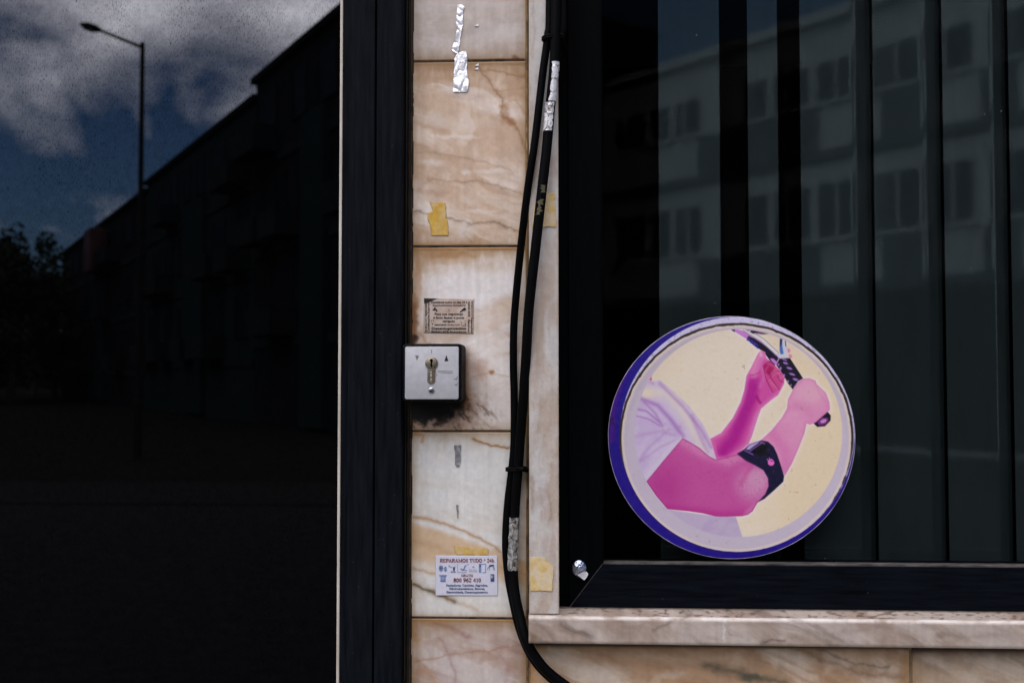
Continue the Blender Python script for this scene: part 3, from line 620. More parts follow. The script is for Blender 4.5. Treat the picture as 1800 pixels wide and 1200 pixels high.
def line_pt(px, a, b, dref, xref, k):     # where the ray of a column meets the front line X = xref + k*(d-dref)
    t = (px-991)/FPX; d = (xref-k*dref)/(t-k); return d, t*d
def L1(px): return line_pt(px, 0, 0, 28.4, -6.35, -.674)
def real(d, x, yg=0.0): return (x, 2*yg-(CAM.y+d))
def row_rects(ln, H, seed, wall2, red=False):
    rnd = random.Random(seed); out = []; fl = 3.1; nf = int(H/fl)
    for f in range(nf):
        z = H-fl*(f+1)
        out.append((0, ln, z-.12, z+.18, 'b_band', 'floor_band', .08))
        x = .8
        while x < ln-2.2:
            w = rnd.choice((1.2, 1.5, 2.0)); out.append((x, x+w, z+1.0, z+2.5, 'b_dglass', 'window', .02))
            if rnd.random() < .4: out.append((x-.3, x+w+.3, z+.2, z+1.05, 'b_band', 'balcony', .9))
            x += w+rnd.choice((1.1, 1.7))
    if ln > 8: out.append((ln*.35, ln*.52, 0, H-2.4, wall2, 'stair_bay', .25))
    return out
def dist(a, b): return math.hypot(a[0]-b[0], a[1]-b[1])
pts = {k: real(*L1(k)) for k in (690, 455, 258, 104)}
for nm, lab, a, b, H, mt in (('apartment_building', 'tall dark flat-roofed apartment block reflected nearest the mullion', 690, 455, 12.1, ('b_dark', 'b_dark', 'b_dark')),
                              ('apartment_building', 'dark teal block in the middle of the reflected street row', 455, 258, 11.5, ('b_teal', 'b_dark', 'b_dark')),
                              ('apartment_building', 'low far block of the reflected street row, with the red sign', 258, 104, 11.15, ('b_dark', 'b_dark', 'b_dark'))):
    A, B = pts[a], pts[b]; ln = dist(A, B)
    building(nm, lab, A, B, H-.2, 9, mt, row_rects(ln, H-.2, a, 'b_teal'), group=None)
sg = L1(184); sp = real(sg[0]-.8, sg[1]-.3)
sgz = 1.5+(661-440)*sg[0]/FPX
u1 = Vector((pts[258][0]-pts[104][0], pts[258][1]-pts[104][1], 0)).normalized()
Tm = Matrix(((u1.x, -u1.y, 0, sp[0]), (u1.y, u1.x, 0, sp[1]), (0, 0, 1, sgz), (0, 0, 0, 1)))
tag(MB().box(-1.2, 1.2, -.5, .5, -1.3, 1.3, Tm).build('sign', M['b_red'], bevel=.05), 'red shop sign on the far reflected building front', 'sign')

# white building reflected in the blinds window
def L2(px): return line_pt(px, 0, 0, 27.5, 2.66, -.8806)
YG = .022
def rp(px): d, x = L2(px); return real(d, x, YG)
A2, B2 = rp(1045), rp(1980)
def s_of(px): return dist(A2, rp(px))
def z_of(px, py): return 1.5+(661-py)*L2(px)[0]/FPX
rects = []
wins = [(1100, 1150), (1163, 1195), (1204, 1250), (1325, 1366), (1377, 1439), (1453, 1520), (1550, 1632), (1650, 1722), (1775, 1830), (1845, 1930)]
rows = [(8.85, 7.95), (6.0, 4.75)]
for (zt, zb) in rows:
    for (a, b) in wins: rects.append((s_of(a), s_of(b), zb, zt, 'b_glass', 'window', .02))
for (zt, zb) in ((7.80, 6.80), (4.55, 3.65)):
    for (a, b) in ((1242, 1455), (1562, 1640), (1735, 1800)): rects.append((s_of(a), s_of(b), zb, zt, 'b_grey', 'panel', .03))
for z in (6.80, 3.65): rects.append((0, s_of(1975), z-.24, z-.02, 'b_grey', 'floor_band', .12))
rects.append((0, s_of(1975), 0, 3.35, 'b_dark', 'ground_floor_front', .05))
building('office_building', 'pale flat-roofed building with window bands reflected across the blinds', A2, B2, 9.8, 9, ('b_white', 'b_white', 'b_white'), rects)

tag(MB().prism([(-260, -1), (-260, 7), (-215, 9.5), (-170, 8), (-120, 9), (-80, 7.5), (-40, 6), (-40, -1)], -150, -142).build('hills', M['grassy']), kind='structure')
# trees at the far end of the reflected street
M['leaf'] = mat_plain('foliage', (.028, .034, .020), (.018, .024, .014), scale=3, rough=.8, bumpk=0, spec=0)
M['bark'] = mat_plain('bark', (.07, .055, .04), (.04, .03, .025), scale=8, rough=.9)
def tree(px, depth, H, Wd, label, seed):
    H *= .89
    rnd = random.Random(seed); b = V(px, 661, depth); root = empty('tree', (b.x, b.y, -.16), label, 'tree', None)
    mb = MB(); mb.tube([(b.x, b.y, -.2), (b.x+.1, b.y, H*.3), (b.x, b.y+.1, H*.7)], [.28, .2, .07], 8)
    for k in range(7):
        a = rnd.uniform(0, 6.3); z = H*rnd.uniform(.3, .6); r = Wd*rnd.uniform(.25, .42)
        mb.tube([(b.x+.05, b.y+.05, z), (b.x+math.cos(a)*r, b.y+math.sin(a)*r, z+H*.22)], [.09, .03], 5)
    mb.build('trunk', M['bark'], root)
    lv = MB()
    cl = [(b.x+rnd.gauss(0, Wd*.26), b.y+rnd.gauss(0, Wd*.26), H*(.12+.85*rnd.random()**.75), rnd.uniform(.35, 1.0)*Wd*.2) for _ in range(70)]
    for (x, y, z, r) in cl:
        for _ in range(70):
            d = Vector((rnd.gauss(0, 1), rnd.gauss(0, 1), rnd.gauss(0, .8))).normalized()*r*rnd.random()**.4
            p = Vector((x, y, z))+d; e1 = Vector((rnd.gauss(0, 1), rnd.gauss(0, 1), rnd.gauss(0, 1))).normalized()*.20
            e2 = e1.cross(Vector((rnd.gauss(0, 1), rnd.gauss(0, 1), rnd.gauss(0, 1)))).normalized()*.13
            lv.add([p-e1, p+e2, p+e1, p-e2], [(0, 1, 2, 3)])
    me = bpy.data.meshes.new('crown'); me.from_pydata(lv.v, [], lv.f); me.materials.append(M['leaf']); link('crown', me, root)
tree(20, 62, 10.6, 6.5, 'leafy tree at the far left end of the reflected street', 1)
tree(-50, 58, 11.0, 7, 'leafy tree beyond the left edge of the reflected street', 2)
tree(95, 74, 10.6, 5.0, 'small leafy tree just left of the reflected row of blocks', 3)
tree(-12, 70, 11.6, 7.0, 'broad leafy tree behind the one at the far left', 5)
tree(60, 86, 12.4, 6.5, 'distant tree in the gap at the end of the reflected street', 4)

# ------------------------------------------------------------------ round sticker on the right glass
YD = .0175
dc = empty('round_sticker', P(1285, 768, .0195), 'round sticker of a racket player with a dark elbow band, on the window glass', 'sticker')
C5 = lambda L_: [(1040+x/2.5, 530+y/2.5) for x, y in L_]
C6 = lambda L_: [(1270+x/6., 560+y/6.) for x, y in L_]
C7 = lambda L_: [(1100+x/5., 740+y/5.) for x, y in L_]
def disc_paint(X, Y):
    rr = np.hypot((X-1285)/216.5, (Y-768)/212.0); an = np.arctan2(Y-768, X-1285)
    n = fbm(X/5, Y/5, 3, 3); nb = fbm(X/40, Y/40, 8, 3)
    c = np.zeros(X.shape+(3,))+np.array((26, 2, 122.))                      # blue underlayer
    # purple upper-left part of the underlayer, reddish specks
    d1 = seg_dist(X, Y, [(1070, 770), (1076, 700), (1100, 640), (1130, 600), (1165, 575)])[0]
    c = blend(c, sm(14, 5, d1+4*(nb-.5)), (62, 4, 126)); c = blend(c, sm(.62, .75, n)*sm(14, 5, d1)*.7, (40, 6, 60))
    c = blend(c, sm(2.0, .5, np.abs(rr-.955)*216/1.2)*sm(-2.0, -2.6, an)*.0, (10, 4, 40))
    # white offset disc
    ow = np.hypot(X-1296, Y-763)/206.
    w = sm(1.003, .998, ow)
    c = blend(c, w, (206, 200, 222))
    c = blend(c, w*sm(.64, .74, fbm(X/3.5, Y/2.2, 23, 3))*sm(.2, .5, nb)*.55, (96, 90, 96))
    # inner disc with cream edge, grey lilac ring and the picture
    jag = 2.2*(fbm(X/12, Y/12, 31, 4)-.5)*sm(60, 0, np.maximum(0, Y-700))
    ri = np.hypot((X-1294.5)/1.017, (Y-770)/1.0)+jag
    c = blend(c, sm(203.5, 201.5, ri)*sm(196, 199, ri)*sm(-.4, .0, -(np.sin(an)))*1.0, (46, 36, 34))
    inn = sm(199.2, 197.8, ri)
    c = blend(c, inn, (218, 204, 190))
    c = blend(c, sm(195.5, 193, ri)*.95, (196, 186, 198))
    c = blend(c, sm(182, 190, ri)*sm(198, 190, ri)*sm(.4, -.6, np.sin(an))*.6, (186, 176, 182))
    rp_ = np.hypot(X-1298, Y-761)
    pic = sm(183.2, 181.4, rp_)
    bgc = np.zeros_like(c)+np.array((229, 218, 194.)); bgc = blend(bgc, sm(.3, .7, fbm(X/90, Y/90, 12, 3)*.6+.4*sm(1180, 1460, X))*.65, (226, 206, 166)); bgc = blend(bgc, sm(150, 185, rp_)*.5*sm(1350, 1220, X+Y-800), (222, 208, 186))
    bgc = blend(bgc, sm(.66, .8, fbm(X/7, Y/7, 66, 3))*.08, (180, 150, 110))
    S_ = lambda pts, w=1.0: sm(w, -w, poly_sd(X, Y, pts))
    shirt = C5([(120, 360), (255, 350), (300, 345), (350, 385), (430, 460), (490, 540), (520, 600), (547, 692), (500, 668), (400, 598), (243, 792), (200, 800), (100, 700)])
    shirt2 = C5([(250, 850), (330, 912), (420, 925), (545, 943), (634, 945), (665, 1040), (560, 1080), (350, 1050)])
    arm = C7([(500, 147), (560, 180), (650, 235), (700, 280), (740, 310), (790, 335), (860, 322), (970, 290), (1050, 300), (1150, 340), (1230, 420), (1262, 500), (1265, 560), (1250, 640), (1220, 680), (1160, 712), (1140, 745), (1115, 790), (1070, 822), (1020, 833), (880, 838), (790, 836), (680, 808), (560, 790), (365, 771), (270, 660), (180, 530), (320, 360)])
    fore = C5([(735, 615), (790, 565), (835, 510), (858, 470), (862, 430), (890, 375), (910, 350), (928, 338), (955, 335), (983, 345), (990, 362), (1030, 400), (1045, 440), (1048, 475), (1030, 490), (985, 530), (960, 541), (945, 535), (935, 580), (905, 655), (880, 712), (849, 765), (835, 735), (800, 700)])
    arm2 = C5([(520, 602), (570, 575), (620, 510), (655, 440), (670, 390), (680, 325), (700, 290), (732, 225), (748, 213), (764, 222), (766, 245), (800, 275), (835, 310), (850, 325), (846, 362), (820, 410), (792, 430), (745, 470), (730, 510), (705, 590), (690, 625), (640, 668), (600, 690), (547, 692)])
    band = C7([(975, 285), (1040, 245), (1090, 200), (1190, 168), (1250, 178), (1300, 225), (1330, 290), (1360, 380), (1392, 482), (1385, 530), (1300, 610), (1220, 680), (1160, 710), (1225, 640), (1255, 570), (1250, 500), (1210, 430), (1140, 390), (1050, 345)])
    halo = np.minimum(np.minimum(poly_sd(X, Y, fore), poly_sd(X, Y, arm2)), np.minimum(poly_sd(X, Y, arm), poly_sd(X, Y, band)))
    bgc = blend(bgc, np.exp(-np.maximum(halo, 0)/3.2)*.8, (236, 232, 224))
    # fingertips behind the throat
    for q in (C6([(680, 310), (712, 318), (718, 345), (700, 362), (684, 350)]), C6([(700, 372), (730, 378), (736, 405), (718, 418), (700, 408)])): bgc = blend(bgc, S_(q), (214, 140, 170))
    # racket
    head = C6([(95, 112), (150, 112), (235, 130), (300, 180), (395, 222), (465, 285), (540, 340), (600, 412), (575, 475), (545, 500), (480, 410), (430, 340), (340, 290), (255, 215), (150, 150)])
    bgc = blend(bgc, np.exp(-np.maximum(poly_sd(X, Y, head), 0)/3)*.7, (236, 230, 232))
    bgc = blend(bgc, S_(head), (196, 132, 196))
    bgc = blend(bgc, S_(C6([(88, 112), (132, 112), (128, 138), (110, 130)])), (22, 8, 40))
    bgc = blend(bgc, S_(C6([(258, 205), (275, 182), (330, 205), (400, 250), (470, 300), (530, 350), (590, 415), (560, 470), (545, 498), (480, 412), (430, 345), (340, 288), (265, 222)])), (20, 6, 38))
    bgc = blend(bgc, S_(C6([(500, 415), (540, 420), (575, 455), (560, 490), (520, 450)])), (190, 130, 200))
    dl = seg_dist(X, Y, C6([(245, 120), (330, 170), (430, 235), (570, 365)]))[0]; bgc = blend(bgc, sm(3.6, 2.2, dl)*.7, (222, 216, 216)); bgc = blend(bgc, sm(1.2, .5, np.abs(dl-3.4))*.6, (120, 132, 140))
    bgc = blend(bgc, S_(C6([(240, 114), (330, 124), (440, 150), (482, 160), (400, 165), (320, 156)])), (30, 16, 46)); bgc = blend(bgc, S_(C6([(330, 150), (430, 156), (400, 163), (345, 160)]), .6), (206, 150, 196)); bgc = blend(bgc, S_(C6([(270, 122), (300, 128), (296, 138), (272, 134)]), .6), (220, 200, 220))
    # letters on the frame (D U N L)
    def strokes(st, ox, oy, col, wd):
        nonlocal bgc
        ang = math.radians(34); ca, sa = math.cos(ang), math.sin(ang)
        for s_ in st:
            pp = [(ox+(a*ca-b*sa), oy+(a*sa+b*ca)) for a, b in s_]
            bgc = blend(bgc, sm(wd+.45, wd-.45, seg_dist(X, Y, pp)[0])*.9, col)
    glyph = {'D': [[(0, 0), (0, 5), (2.6, 4.4), (3.4, 2.5), (2.6, .6), (0, 0)]], 'U': [[(0, 0), (0, 4), (1.6, 5), (3.2, 4), (3.2, 0)]], 'N': [[(0, 5), (0, 0), (3.2, 5), (3.2, 0)]], 'L': [[(0, 0), (0, 5), (3, 5)]]}
    for i, ch in enumerate('DUNL'):
        strokes(glyph[ch], 1315.5+i*5.6, 593.5+i*4.2, (78, 70, 190), .75)
    # throat right side
    bgc = blend(bgc, S_(C6([(602, 212), (630, 214), (662, 236), (672, 240), (680, 300), (692, 414), (600, 416), (600, 370)])), (206, 206, 214))
    bgc = blend(bgc, S_(C6([(606, 215), (630, 214), (632, 290), (645, 370), (612, 375), (602, 330)])), (74, 108, 168)); bgc = blend(bgc, S_(C6([(606, 212), (632, 214), (622, 270), (604, 300)])), (32, 20, 60))
    bgc = blend(bgc, sm(1.1, .4, seg_dist(X, Y, C6([(664, 236), (668, 290)]))[0]), (40, 28, 60)); bgc = blend(bgc, S_(C6([(570, 350), (605, 375), (600, 410), (585, 400)])), (206, 206, 214))
    # left hand and forearm
    m = S_(arm2); a2c = np.zeros_like(c)+np.array((202, 80, 154.))
    dm = seg_dist(X, Y, C5([(575, 660), (625, 600), (660, 520), (690, 440), (705, 370)]))[0]; a2c = blend(a2c, sm(20, 2, dm)*.75, (160, 10, 128))
    a2c = blend(a2c, sm(9, 1, seg_dist(X, Y, C5([(640, 560), (680, 470), (720, 420)]))[0])*.5, (168, 24, 132))
    de = -poly_sd(X, Y, arm2); a2c = blend(a2c, sm(10, 0, de)*.55, (222, 140, 186)); a2c = blend(a2c, sm(10, 3, seg_dist(X, Y, C5([(712, 320), (745, 240)]))[0])*.55, (222, 150, 186))
    a2c = blend(a2c, sm(12, 2, seg_dist(X, Y, C5([(690, 640), (715, 560), (735, 500)]))[0])*.6, (214, 130, 182))
    a2c = blend(a2c, sm(1.5, -1.5, poly_sd(X, Y, C6([(440, 470), (500, 435), (570, 470), (640, 560), (660, 620), (600, 750), (530, 780), (470, 680), (430, 580)])))*.8, (196, 70, 128))
    a2c = blend(a2c, sm(1.2, -1.2, poly_sd(X, Y, C6([(425, 500), (470, 455), (500, 440), (560, 500), (520, 560), (490, 600), (450, 560)])))*.85, (160, 14, 84))
    for p_, w_, k_, cl_ in (([(480, 468), (540, 500), (590, 545)], 2.6, .8, (206, 92, 140)), ([(455, 540), (480, 500)], 1.8, .7, (200, 84, 136)), ([(520, 600), (560, 560), (600, 575)], 2.6, .75, (214, 112, 152)), ([(600, 640), (630, 600), (645, 625)], 2.4, .7, (214, 112, 158)), ([(500, 650), (540, 700), (585, 735)], 3.0, .55, (214, 118, 166)),
                       ([(395, 380), (350, 470), (325, 560)], 3.6, .6, (218, 140, 178)), ([(420, 520), (440, 600), (400, 720)], 3.4, .55, (216, 124, 172)), ([(430, 500), (455, 620), (490, 700), (530, 775)], .8, .85, (150, 20, 104)), ([(490, 560), (520, 640), (600, 745)], .8, .85, (136, 6, 80)),
                       ([(580, 600), (600, 650), (640, 670)], .8, .8, (140, 8, 86)), ([(500, 620), (540, 570), (600, 545)], .7, .7, (140, 8, 86)), ([(285, 590), (340, 590), (390, 565)], .7, .7, (160, 30, 120)), ([(280, 605), (330, 600)], .6, .5, (160, 30, 120)), ([(360, 820), (385, 870), (400, 885)], 2.2, .8, (150, 8, 104)), ([(300, 700), (330, 660), (380, 640)], 4.2, .55, (176, 30, 136)), ([(410, 600), (420, 690), (395, 760)], .7, .4, (180, 60, 140))):
        a2c = blend(a2c, np.exp(-(seg_dist(X, Y, C6(p_))[0]/w_)**2)*k_, cl_)
    a2c = blend(a2c, np.exp(-(seg_dist(X, Y, C6([(405, 352), (408, 390)]))[0]/2.4)**2)*.7, (232, 190, 208))
    bgc = blend(bgc, m, a2c)
    # grip
    grip = C6([(600, 420), (710, 415), (740, 460), (850, 630), (800, 655), (742, 745), (690, 680), (640, 585), (568, 490)])
    bgc = blend(bgc, S_(grip), (18, 6, 34))
    for (gx, gy, rx, ry) in ((655, 432, 36, 8), (665, 468, 34, 15), (705, 522, 40, 14), (735, 585, 42, 14), (770, 640, 38, 16), (612, 525, 14, 24), (648, 600, 12, 22), (690, 662, 12, 20), (590, 485, 12, 18), (722, 700, 8, 14)):
        gx, gy = 1270+gx/6, 560+gy/6; q = np.hypot((X-gx)*math.cos(.3)/(rx/6)+(Y-gy)*math.sin(.3)/(rx/6), (-(X-gx)*math.sin(.3)+(Y-gy)*math.cos(.3))/(ry/6)); bgc = blend(bgc, sm(1.15, .5, q)*.85, (182, 140, 206))
    butt = C6([(958, 1100), (1010, 1058), (1060, 1005), (1100, 970), (1142, 1020), (1140, 1072), (1080, 1132), (1000, 1140)])
    bgc = blend(bgc, S_(butt), (18, 6, 30)); bgc = blend(bgc, S_(C6([(1000, 1092), (1050, 1042), (1112, 1045), (1115, 1080), (1080, 1112), (1020, 1122)])), (128, 40, 132)); bgc = blend(bgc, S_(C6([(1030, 1082), (1060, 1058), (1096, 1062), (1085, 1092), (1050, 1102)])), (212, 176, 208))
    bgc = blend(bgc, sm(.9, .3, np.abs(np.hypot(X-1447.2, Y-740)-2.4))*.7, (150, 70, 150))
    # light fist and forearm
    m = S_(fore); fc = np.zeros_like(c)+np.array((222, 158, 186.)); fc = blend(fc, sm(.3, .7, fbm(X/30, Y/30, 91, 4))*.7, (216, 142, 178))
    df = -poly_sd(X, Y, fore); fc = blend(fc, sm(7, 0, df)*.45, (206, 120, 170)); fc = blend(fc, sm(40, 5, np.hypot(X-1425, Y-690))*.55, (222, 176, 186))
    fc = blend(fc, np.exp(-(seg_dist(X, Y, C5([(862, 470), (900, 455), (950, 470), (965, 520)]))[0]/7)**2)*.35, (208, 124, 168)); fc = blend(fc, np.exp(-(seg_dist(X, Y, C5([(800, 585), (850, 660), (860, 740)]))[0]/11)**2)*.45, (204, 104, 164))
    fc = blend(fc, np.exp(-(seg_dist(X, Y, C5([(985, 350), (1000, 400), (1030, 440), (1035, 480)]))[0]/2.2)**2)*.3, (206, 130, 170))
    bgc = blend(bgc, m, fc)
    # shirt
    for sh in (shirt, shirt2):
        m = S_(sh); sc = np.zeros_like(c)+np.array((206, 190, 212.))
        sc = blend(sc, sm(.45, .7, fbm(X/22+Y/60, Y/22, 47, 4))*.4, (190, 166, 202))
        if sh is shirt:
            sc = blend(sc, np.exp(-(seg_dist(X, Y, C5([(240, 400), (330, 400), (400, 480), (470, 600), (500, 660)]))[0]/11)**2)*.85, (224, 214, 200))
            sc = blend(sc, np.exp(-(seg_dist(X, Y, C5([(215, 405), (245, 400)]))[0]/9)**2)*.9, (228, 214, 184))
            for p_, w_, k_ in (([(300, 360), (400, 460), (480, 560), (525, 640)], 3.2, .5), ([(215, 425), (290, 455), (350, 520), (400, 590)], 4, .75), ([(190, 470), (240, 480), (300, 530)], 2, .75), ([(190, 500), (250, 515), (300, 545)], 1.6, .7), ([(230, 440), (280, 490), (310, 545)], 2.4, .6),
                               ([(440, 500), (480, 600), (510, 660)], 4, .4), ([(385, 600), (300, 640), (215, 700)], 2, .3), ([(340, 560), (250, 640), (210, 700)], 3, .3), ([(190, 590), (300, 570), (380, 590)], 3, .25), ([(270, 360), (250, 345)], 3, .3)):
                sc = blend(sc, np.exp(-(seg_dist(X, Y, C5(p_))[0]/w_)**2)*k_, (166, 120, 182))
            sc = blend(sc, np.exp(-(seg_dist(X, Y, C5([(240, 770), (390, 596)]))[0]/5)**2)*.4, (222, 214, 224))
        else: sc = sc*.93
        bgc = blend(bgc, m, sc)
    bgc = blend(bgc, S_(C5([(246, 346), (262, 322), (265, 346)])), (206, 90, 140))
    # near arm
    m = S_(arm); ac = np.zeros_like(c)+np.array((192, 84, 150.))
    ac = blend(ac, sm(60, 0, np.hypot((X-1170)/1.0, (Y-855)/1.2))*.55, (172, 44, 128)); ac = blend(ac, np.exp(-(seg_dist(X, Y, C5([(395, 605), (480, 660), (600, 700), (650, 680)]))[0]/11)**2)*.7, (216, 142, 180))
    ac = blend(ac, sm(48, 8, np.hypot((X-1325)/1.0, (Y-850)/.95))*.85, (208, 150, 180)); ac = blend(ac, sm(26, 5, np.hypot(X-1335, Y-835))*.5, (206, 160, 182))
    ac = blend(ac, np.exp(-(seg_dist(X, Y, C5([(335, 912), (450, 920), (560, 938), (660, 935)]))[0]/9)**2)*.55, (176, 34, 130)); ac = blend(ac, np.exp(-(seg_dist(X, Y, C7([(1110, 395), (1060, 460), (1010, 560)]))[0]/4)**2)*.45, (190, 70, 140))
    ac = blend(ac, np.exp(-(seg_dist(X, Y, C7([(1130, 745), (1040, 832)]))[0]/5)**2)*.5, (210, 130, 176))
    for k in range(9):
        x_ = 985+k*26; ac = blend(ac, np.exp(-(seg_dist(X+1.2*np.sin(Y/3+k), Y, C7([(x_+30, 500+k*14), (x_, 620+k*16)]))[0]/.8)**2)*.28, (176, 96, 150))
    ac = blend(ac, sm(1.6, .2, np.abs(poly_sd(X, Y, arm)+.8))*.6, (150, 20, 110)); ac = blend(ac, sm(.66, .8, fbm(X/2.2, Y/2.2, 71, 2))*.25, (150, 50, 120))
    bgc = blend(bgc, m, ac)
    # elbow band
    bgc = blend(bgc, S_(C7([(1035, 250), (1090, 198), (1190, 168), (1180, 195), (1110, 245)])), (186, 170, 204))
    bgc = blend(bgc, S_(band), (14, 8, 46)); bgc = blend(bgc, S_(C7([(1055, 250), (1090, 200), (1180, 172), (1165, 192), (1085, 250)])), (176, 160, 200)); bgc = blend(bgc, S_(C7([(1095, 262), (1205, 190), (1250, 200), (1240, 290), (1180, 310)])), (5, 3, 14))
    for q in ([(1090, 262), (1200, 186)], [(1045, 256), (1120, 294)], [(1172, 178), (1222, 196)]): bgc = blend(bgc, sm(1.3, .5, seg_dist(X, Y, C7(q))[0])*.8, (150, 110, 190))
    bgc = blend(bgc, sm(1.2, .3, np.abs(poly_sd(X, Y, band)+.8))*sm(1375, 1310, X)*.6, (150, 40, 120))
    bgc = blend(bgc, S_([(1100+(1277+29*math.cos(t))/5, 740+(362+29*math.sin(t))/5) if False else (1100+(1277+29*math.cos(t))/5., 740+(362+29*math.sin(t))/5.) for t in np.linspace(0, 6.2, 20)], .7), (226, 116, 190))
    for q in ([(1242, 335), (1285, 372)], [(1262, 320), (1262, 362)], [(1268, 345), (1300, 352)], [(1280, 330), (1262, 350)]): bgc = blend(bgc, sm(1.1, .4, seg_dist(X, Y, C7(q))[0])*.85, (226, 116, 190) if q[0][1] < 331 or q[0][0] < 1250 else (90, 20, 90))
    c = blend(c, np.zeros(X.shape), (0, 0, 0)); c = c*(1-pic[..., None])+bgc*pic[..., None]
    # black torn line between white rim and picture
    lw_ = .15+2.2*sm(.38, .75, fbm(X/13, Y/13, 55, 3))
    ln = sm(1.3, .5, np.abs(ri-200.0)/lw_)*sm(.35, -.1, np.sin(an-.5))
    c = blend(c, ln*.85, (52, 42, 34))
    c = blend(c, np.exp(-(np.abs(ri-200.5)/.9)**2)*.5*sm(.2, .6, np.sin(an)), (16, 6, 60))
    c = blend(c, sm(.86, .90, fbm(X/6, Y/6, 17, 2))*.35, (150, 120, 90))
    return c
cx0 = P(1285, 768, YD); rx = (PX(1501.5, YD, 768)-PX(1068.5, YD, 768))/2; rz_ = (PZ(556, YD, 1285)-PZ(980.5, YD, 1285))/2
nn = 420; a_ = np.linspace(-1, 1, nn); UU, VV = np.meshgrid(a_, a_[::-1])
DX = cx0.x+rx*UU*np.sqrt(1-VV**2/2); DZ = cx0.z+rz_*VV*np.sqrt(1-UU**2/2)
pX, pY = proj(DX, np.full(DX.shape, YD), DZ)
DY = YD+.0003*(fbm(DX*30, DZ*30, 5, 3)-.5)
grid_mesh('printed_face', DX, DY, DZ, np.clip(lin(np.clip(tone(disc_paint(pX, pY), .97, -.06)/np.array((1.0, 1.02, 1.0)), 0, 255)/255)*G, 0, .85), M['print'], dc, skirt=.003)
M['rim'] = mat_plain('sticker_rim', rgb(186, 180, 200, G), rgb(120, 110, 130, G), scale=60, rough=.4)
rim = MB(); ring = [(cx0.x+rx*1.001*math.cos(t), YD+.0006, cx0.z+rz_*1.001*math.sin(t)) for t in np.linspace(0, 2*math.pi, 161)]
rim.tube(ring, .0007, 6, cap=False); rim.build('edge', M['rim'], dc, True)

# ------------------------------------------------------------------ cables
def path(pp, k=8): return [tuple(P(q[0], q[1], q[2])) for q in spline(pp, k)]
wc = empty('electric_cable', P(915, 1100, -.012), 'thinner black cable running down the pier on the left of the pair', 'cable')
c1 = [(968, -420, -.058), (966, 0, -.058), (963, 62, -.058), (954, 130, -.056), (940, 250, -.054), (928, 330, -.048), (915, 440, -.030), (904, 560, -.014), (902.5, 640, -.010), (904, 700, -.010), (903.5, 780, -.010), (899, 830, -.010), (892, 890, -.010), (889, 955, -.010), (893, 1010, -.010), (901, 1055, -.012), (913, 1105, -.018), (932, 1150, -.022), (960, 1185, -.022), (1010, 1222, -.022), (1090, 1270, -.020), (1240, 1330, -.014)]
MB().tube(path(c1), .0053, 16).build('sheath', M['rubber'], wc, True)
c2 = [(977, -420, -.066), (977, 0, -.066), (976, 62, -.066), (974, 120, -.064), (967, 190, -.062), (961, 260, -.062), (952, 340, -.062), (941, 440, -.060), (930, 540, -.056), (925, 620, -.048), (920, 700, -.034), (914.5, 770, -.020), (910.5, 825, -.016), (906, 880, -.014), (903.5, 940, -.014), (902, 1000, -.014), (905, 1040, -.018), (913, 1080, -.024), (924, 1122, -.034), (942, 1155, -.036), (970, 1186, -.036), (1022, 1222, -.034), (1095, 1262, -.030), (1240, 1318, -.018)]
wc2 = empty('electric_cable', P(925, 600, -.05), 'thicker black cable with silver tape wraps, right of the pair', 'cable')
MB().tube(path(c2), [.0068]*(8*(len(c2)-1)+1), 18).build('sheath', M['rubber'], wc2, True)
# third conductor bundled at the top, ending under the upper tie
wc3 = empty('electric_cable', P(985, 30, -.05), 'short black cable bundled at the top against the window frame', 'cable')
MB().tube(path([(989, -420, -.056), (989, 0, -.056), (986, 60, -.056), (985.5, 70, -.056), (992, 95, -.02)]), .0062, 14).build('sheath', M['rubber'], wc3, True)
# printed yellowish mark on the thick cable
for i, (mx, my, w_, h_) in enumerate(((955, 330, 5, 4), (954, 338, 3, 5), (954, 348, 2.4, 3.5), (952, 358, 5, 4.5), (950, 366, 4, 3), (952, 371, 4.5, 2))):
    pass
M['yellow_print'] = mat_plain('worn_yellow_print', (.085, .075, .02), (.02, .018, .01), scale=900, rough=.7)
def patch_on_cable(name, cl, r, y0, y1, a0, a1, mat, parent, seed, rag=.25, crumple=.0006, ny=40, na=14, jit=.0):
    """sheet wrapped on the front of a cable between two photo rows"""
    pts = [Vector(p) for p in path(cl, 40)]
    rows_ = [(p, proj(np.array(p.x), np.array(p.y), np.array(p.z))[1]) for p in pts]
    rows_ = [(p, float(y)) for p, y in rows_ if y0 <= float(y) <= y1]
    idx = np.linspace(0, len(rows_)-1, ny).astype(int); rnd = np.random.RandomState(seed)
    vs = []; fs = []
    for k, i in enumerate(idx):
        p = rows_[i][0]; t = k/(ny-1)
        e = rag*(fbm(np.array(t*15.), np.array(seed*1.), seed, 4)-.5)*2; e2 = rag*(fbm(np.array(t*17.), np.array(seed+5.), seed+3, 4)-.5)*2
        tp = 1.0
        for j in range(na+1):
            p = rows_[min(len(rows_)-1, max(0, i+int((float(fbm(np.array(j*.55+seed), np.array(3.), seed, 3))-.5)*len(rows_)*.10)))][0]
            s_ = j/na; an = (a0+e)+((a1+e2)-(a0+e))*s_; an = an*tp
            rr = r+.0005+crumple*abs(float(fbm(np.array(s_*6), np.array(t*14), seed+9, 3))-.4)*3
            vs.append(p+Vector((math.sin(an), -math.cos(an), 0))*rr)
    for k in range(ny-1):
        for j in range(na): a = k*(na+1)+j; fs.append((a, a+1, a+na+2, a+na+1))
    return MB().add(vs, fs).build(name, mat, parent, True)
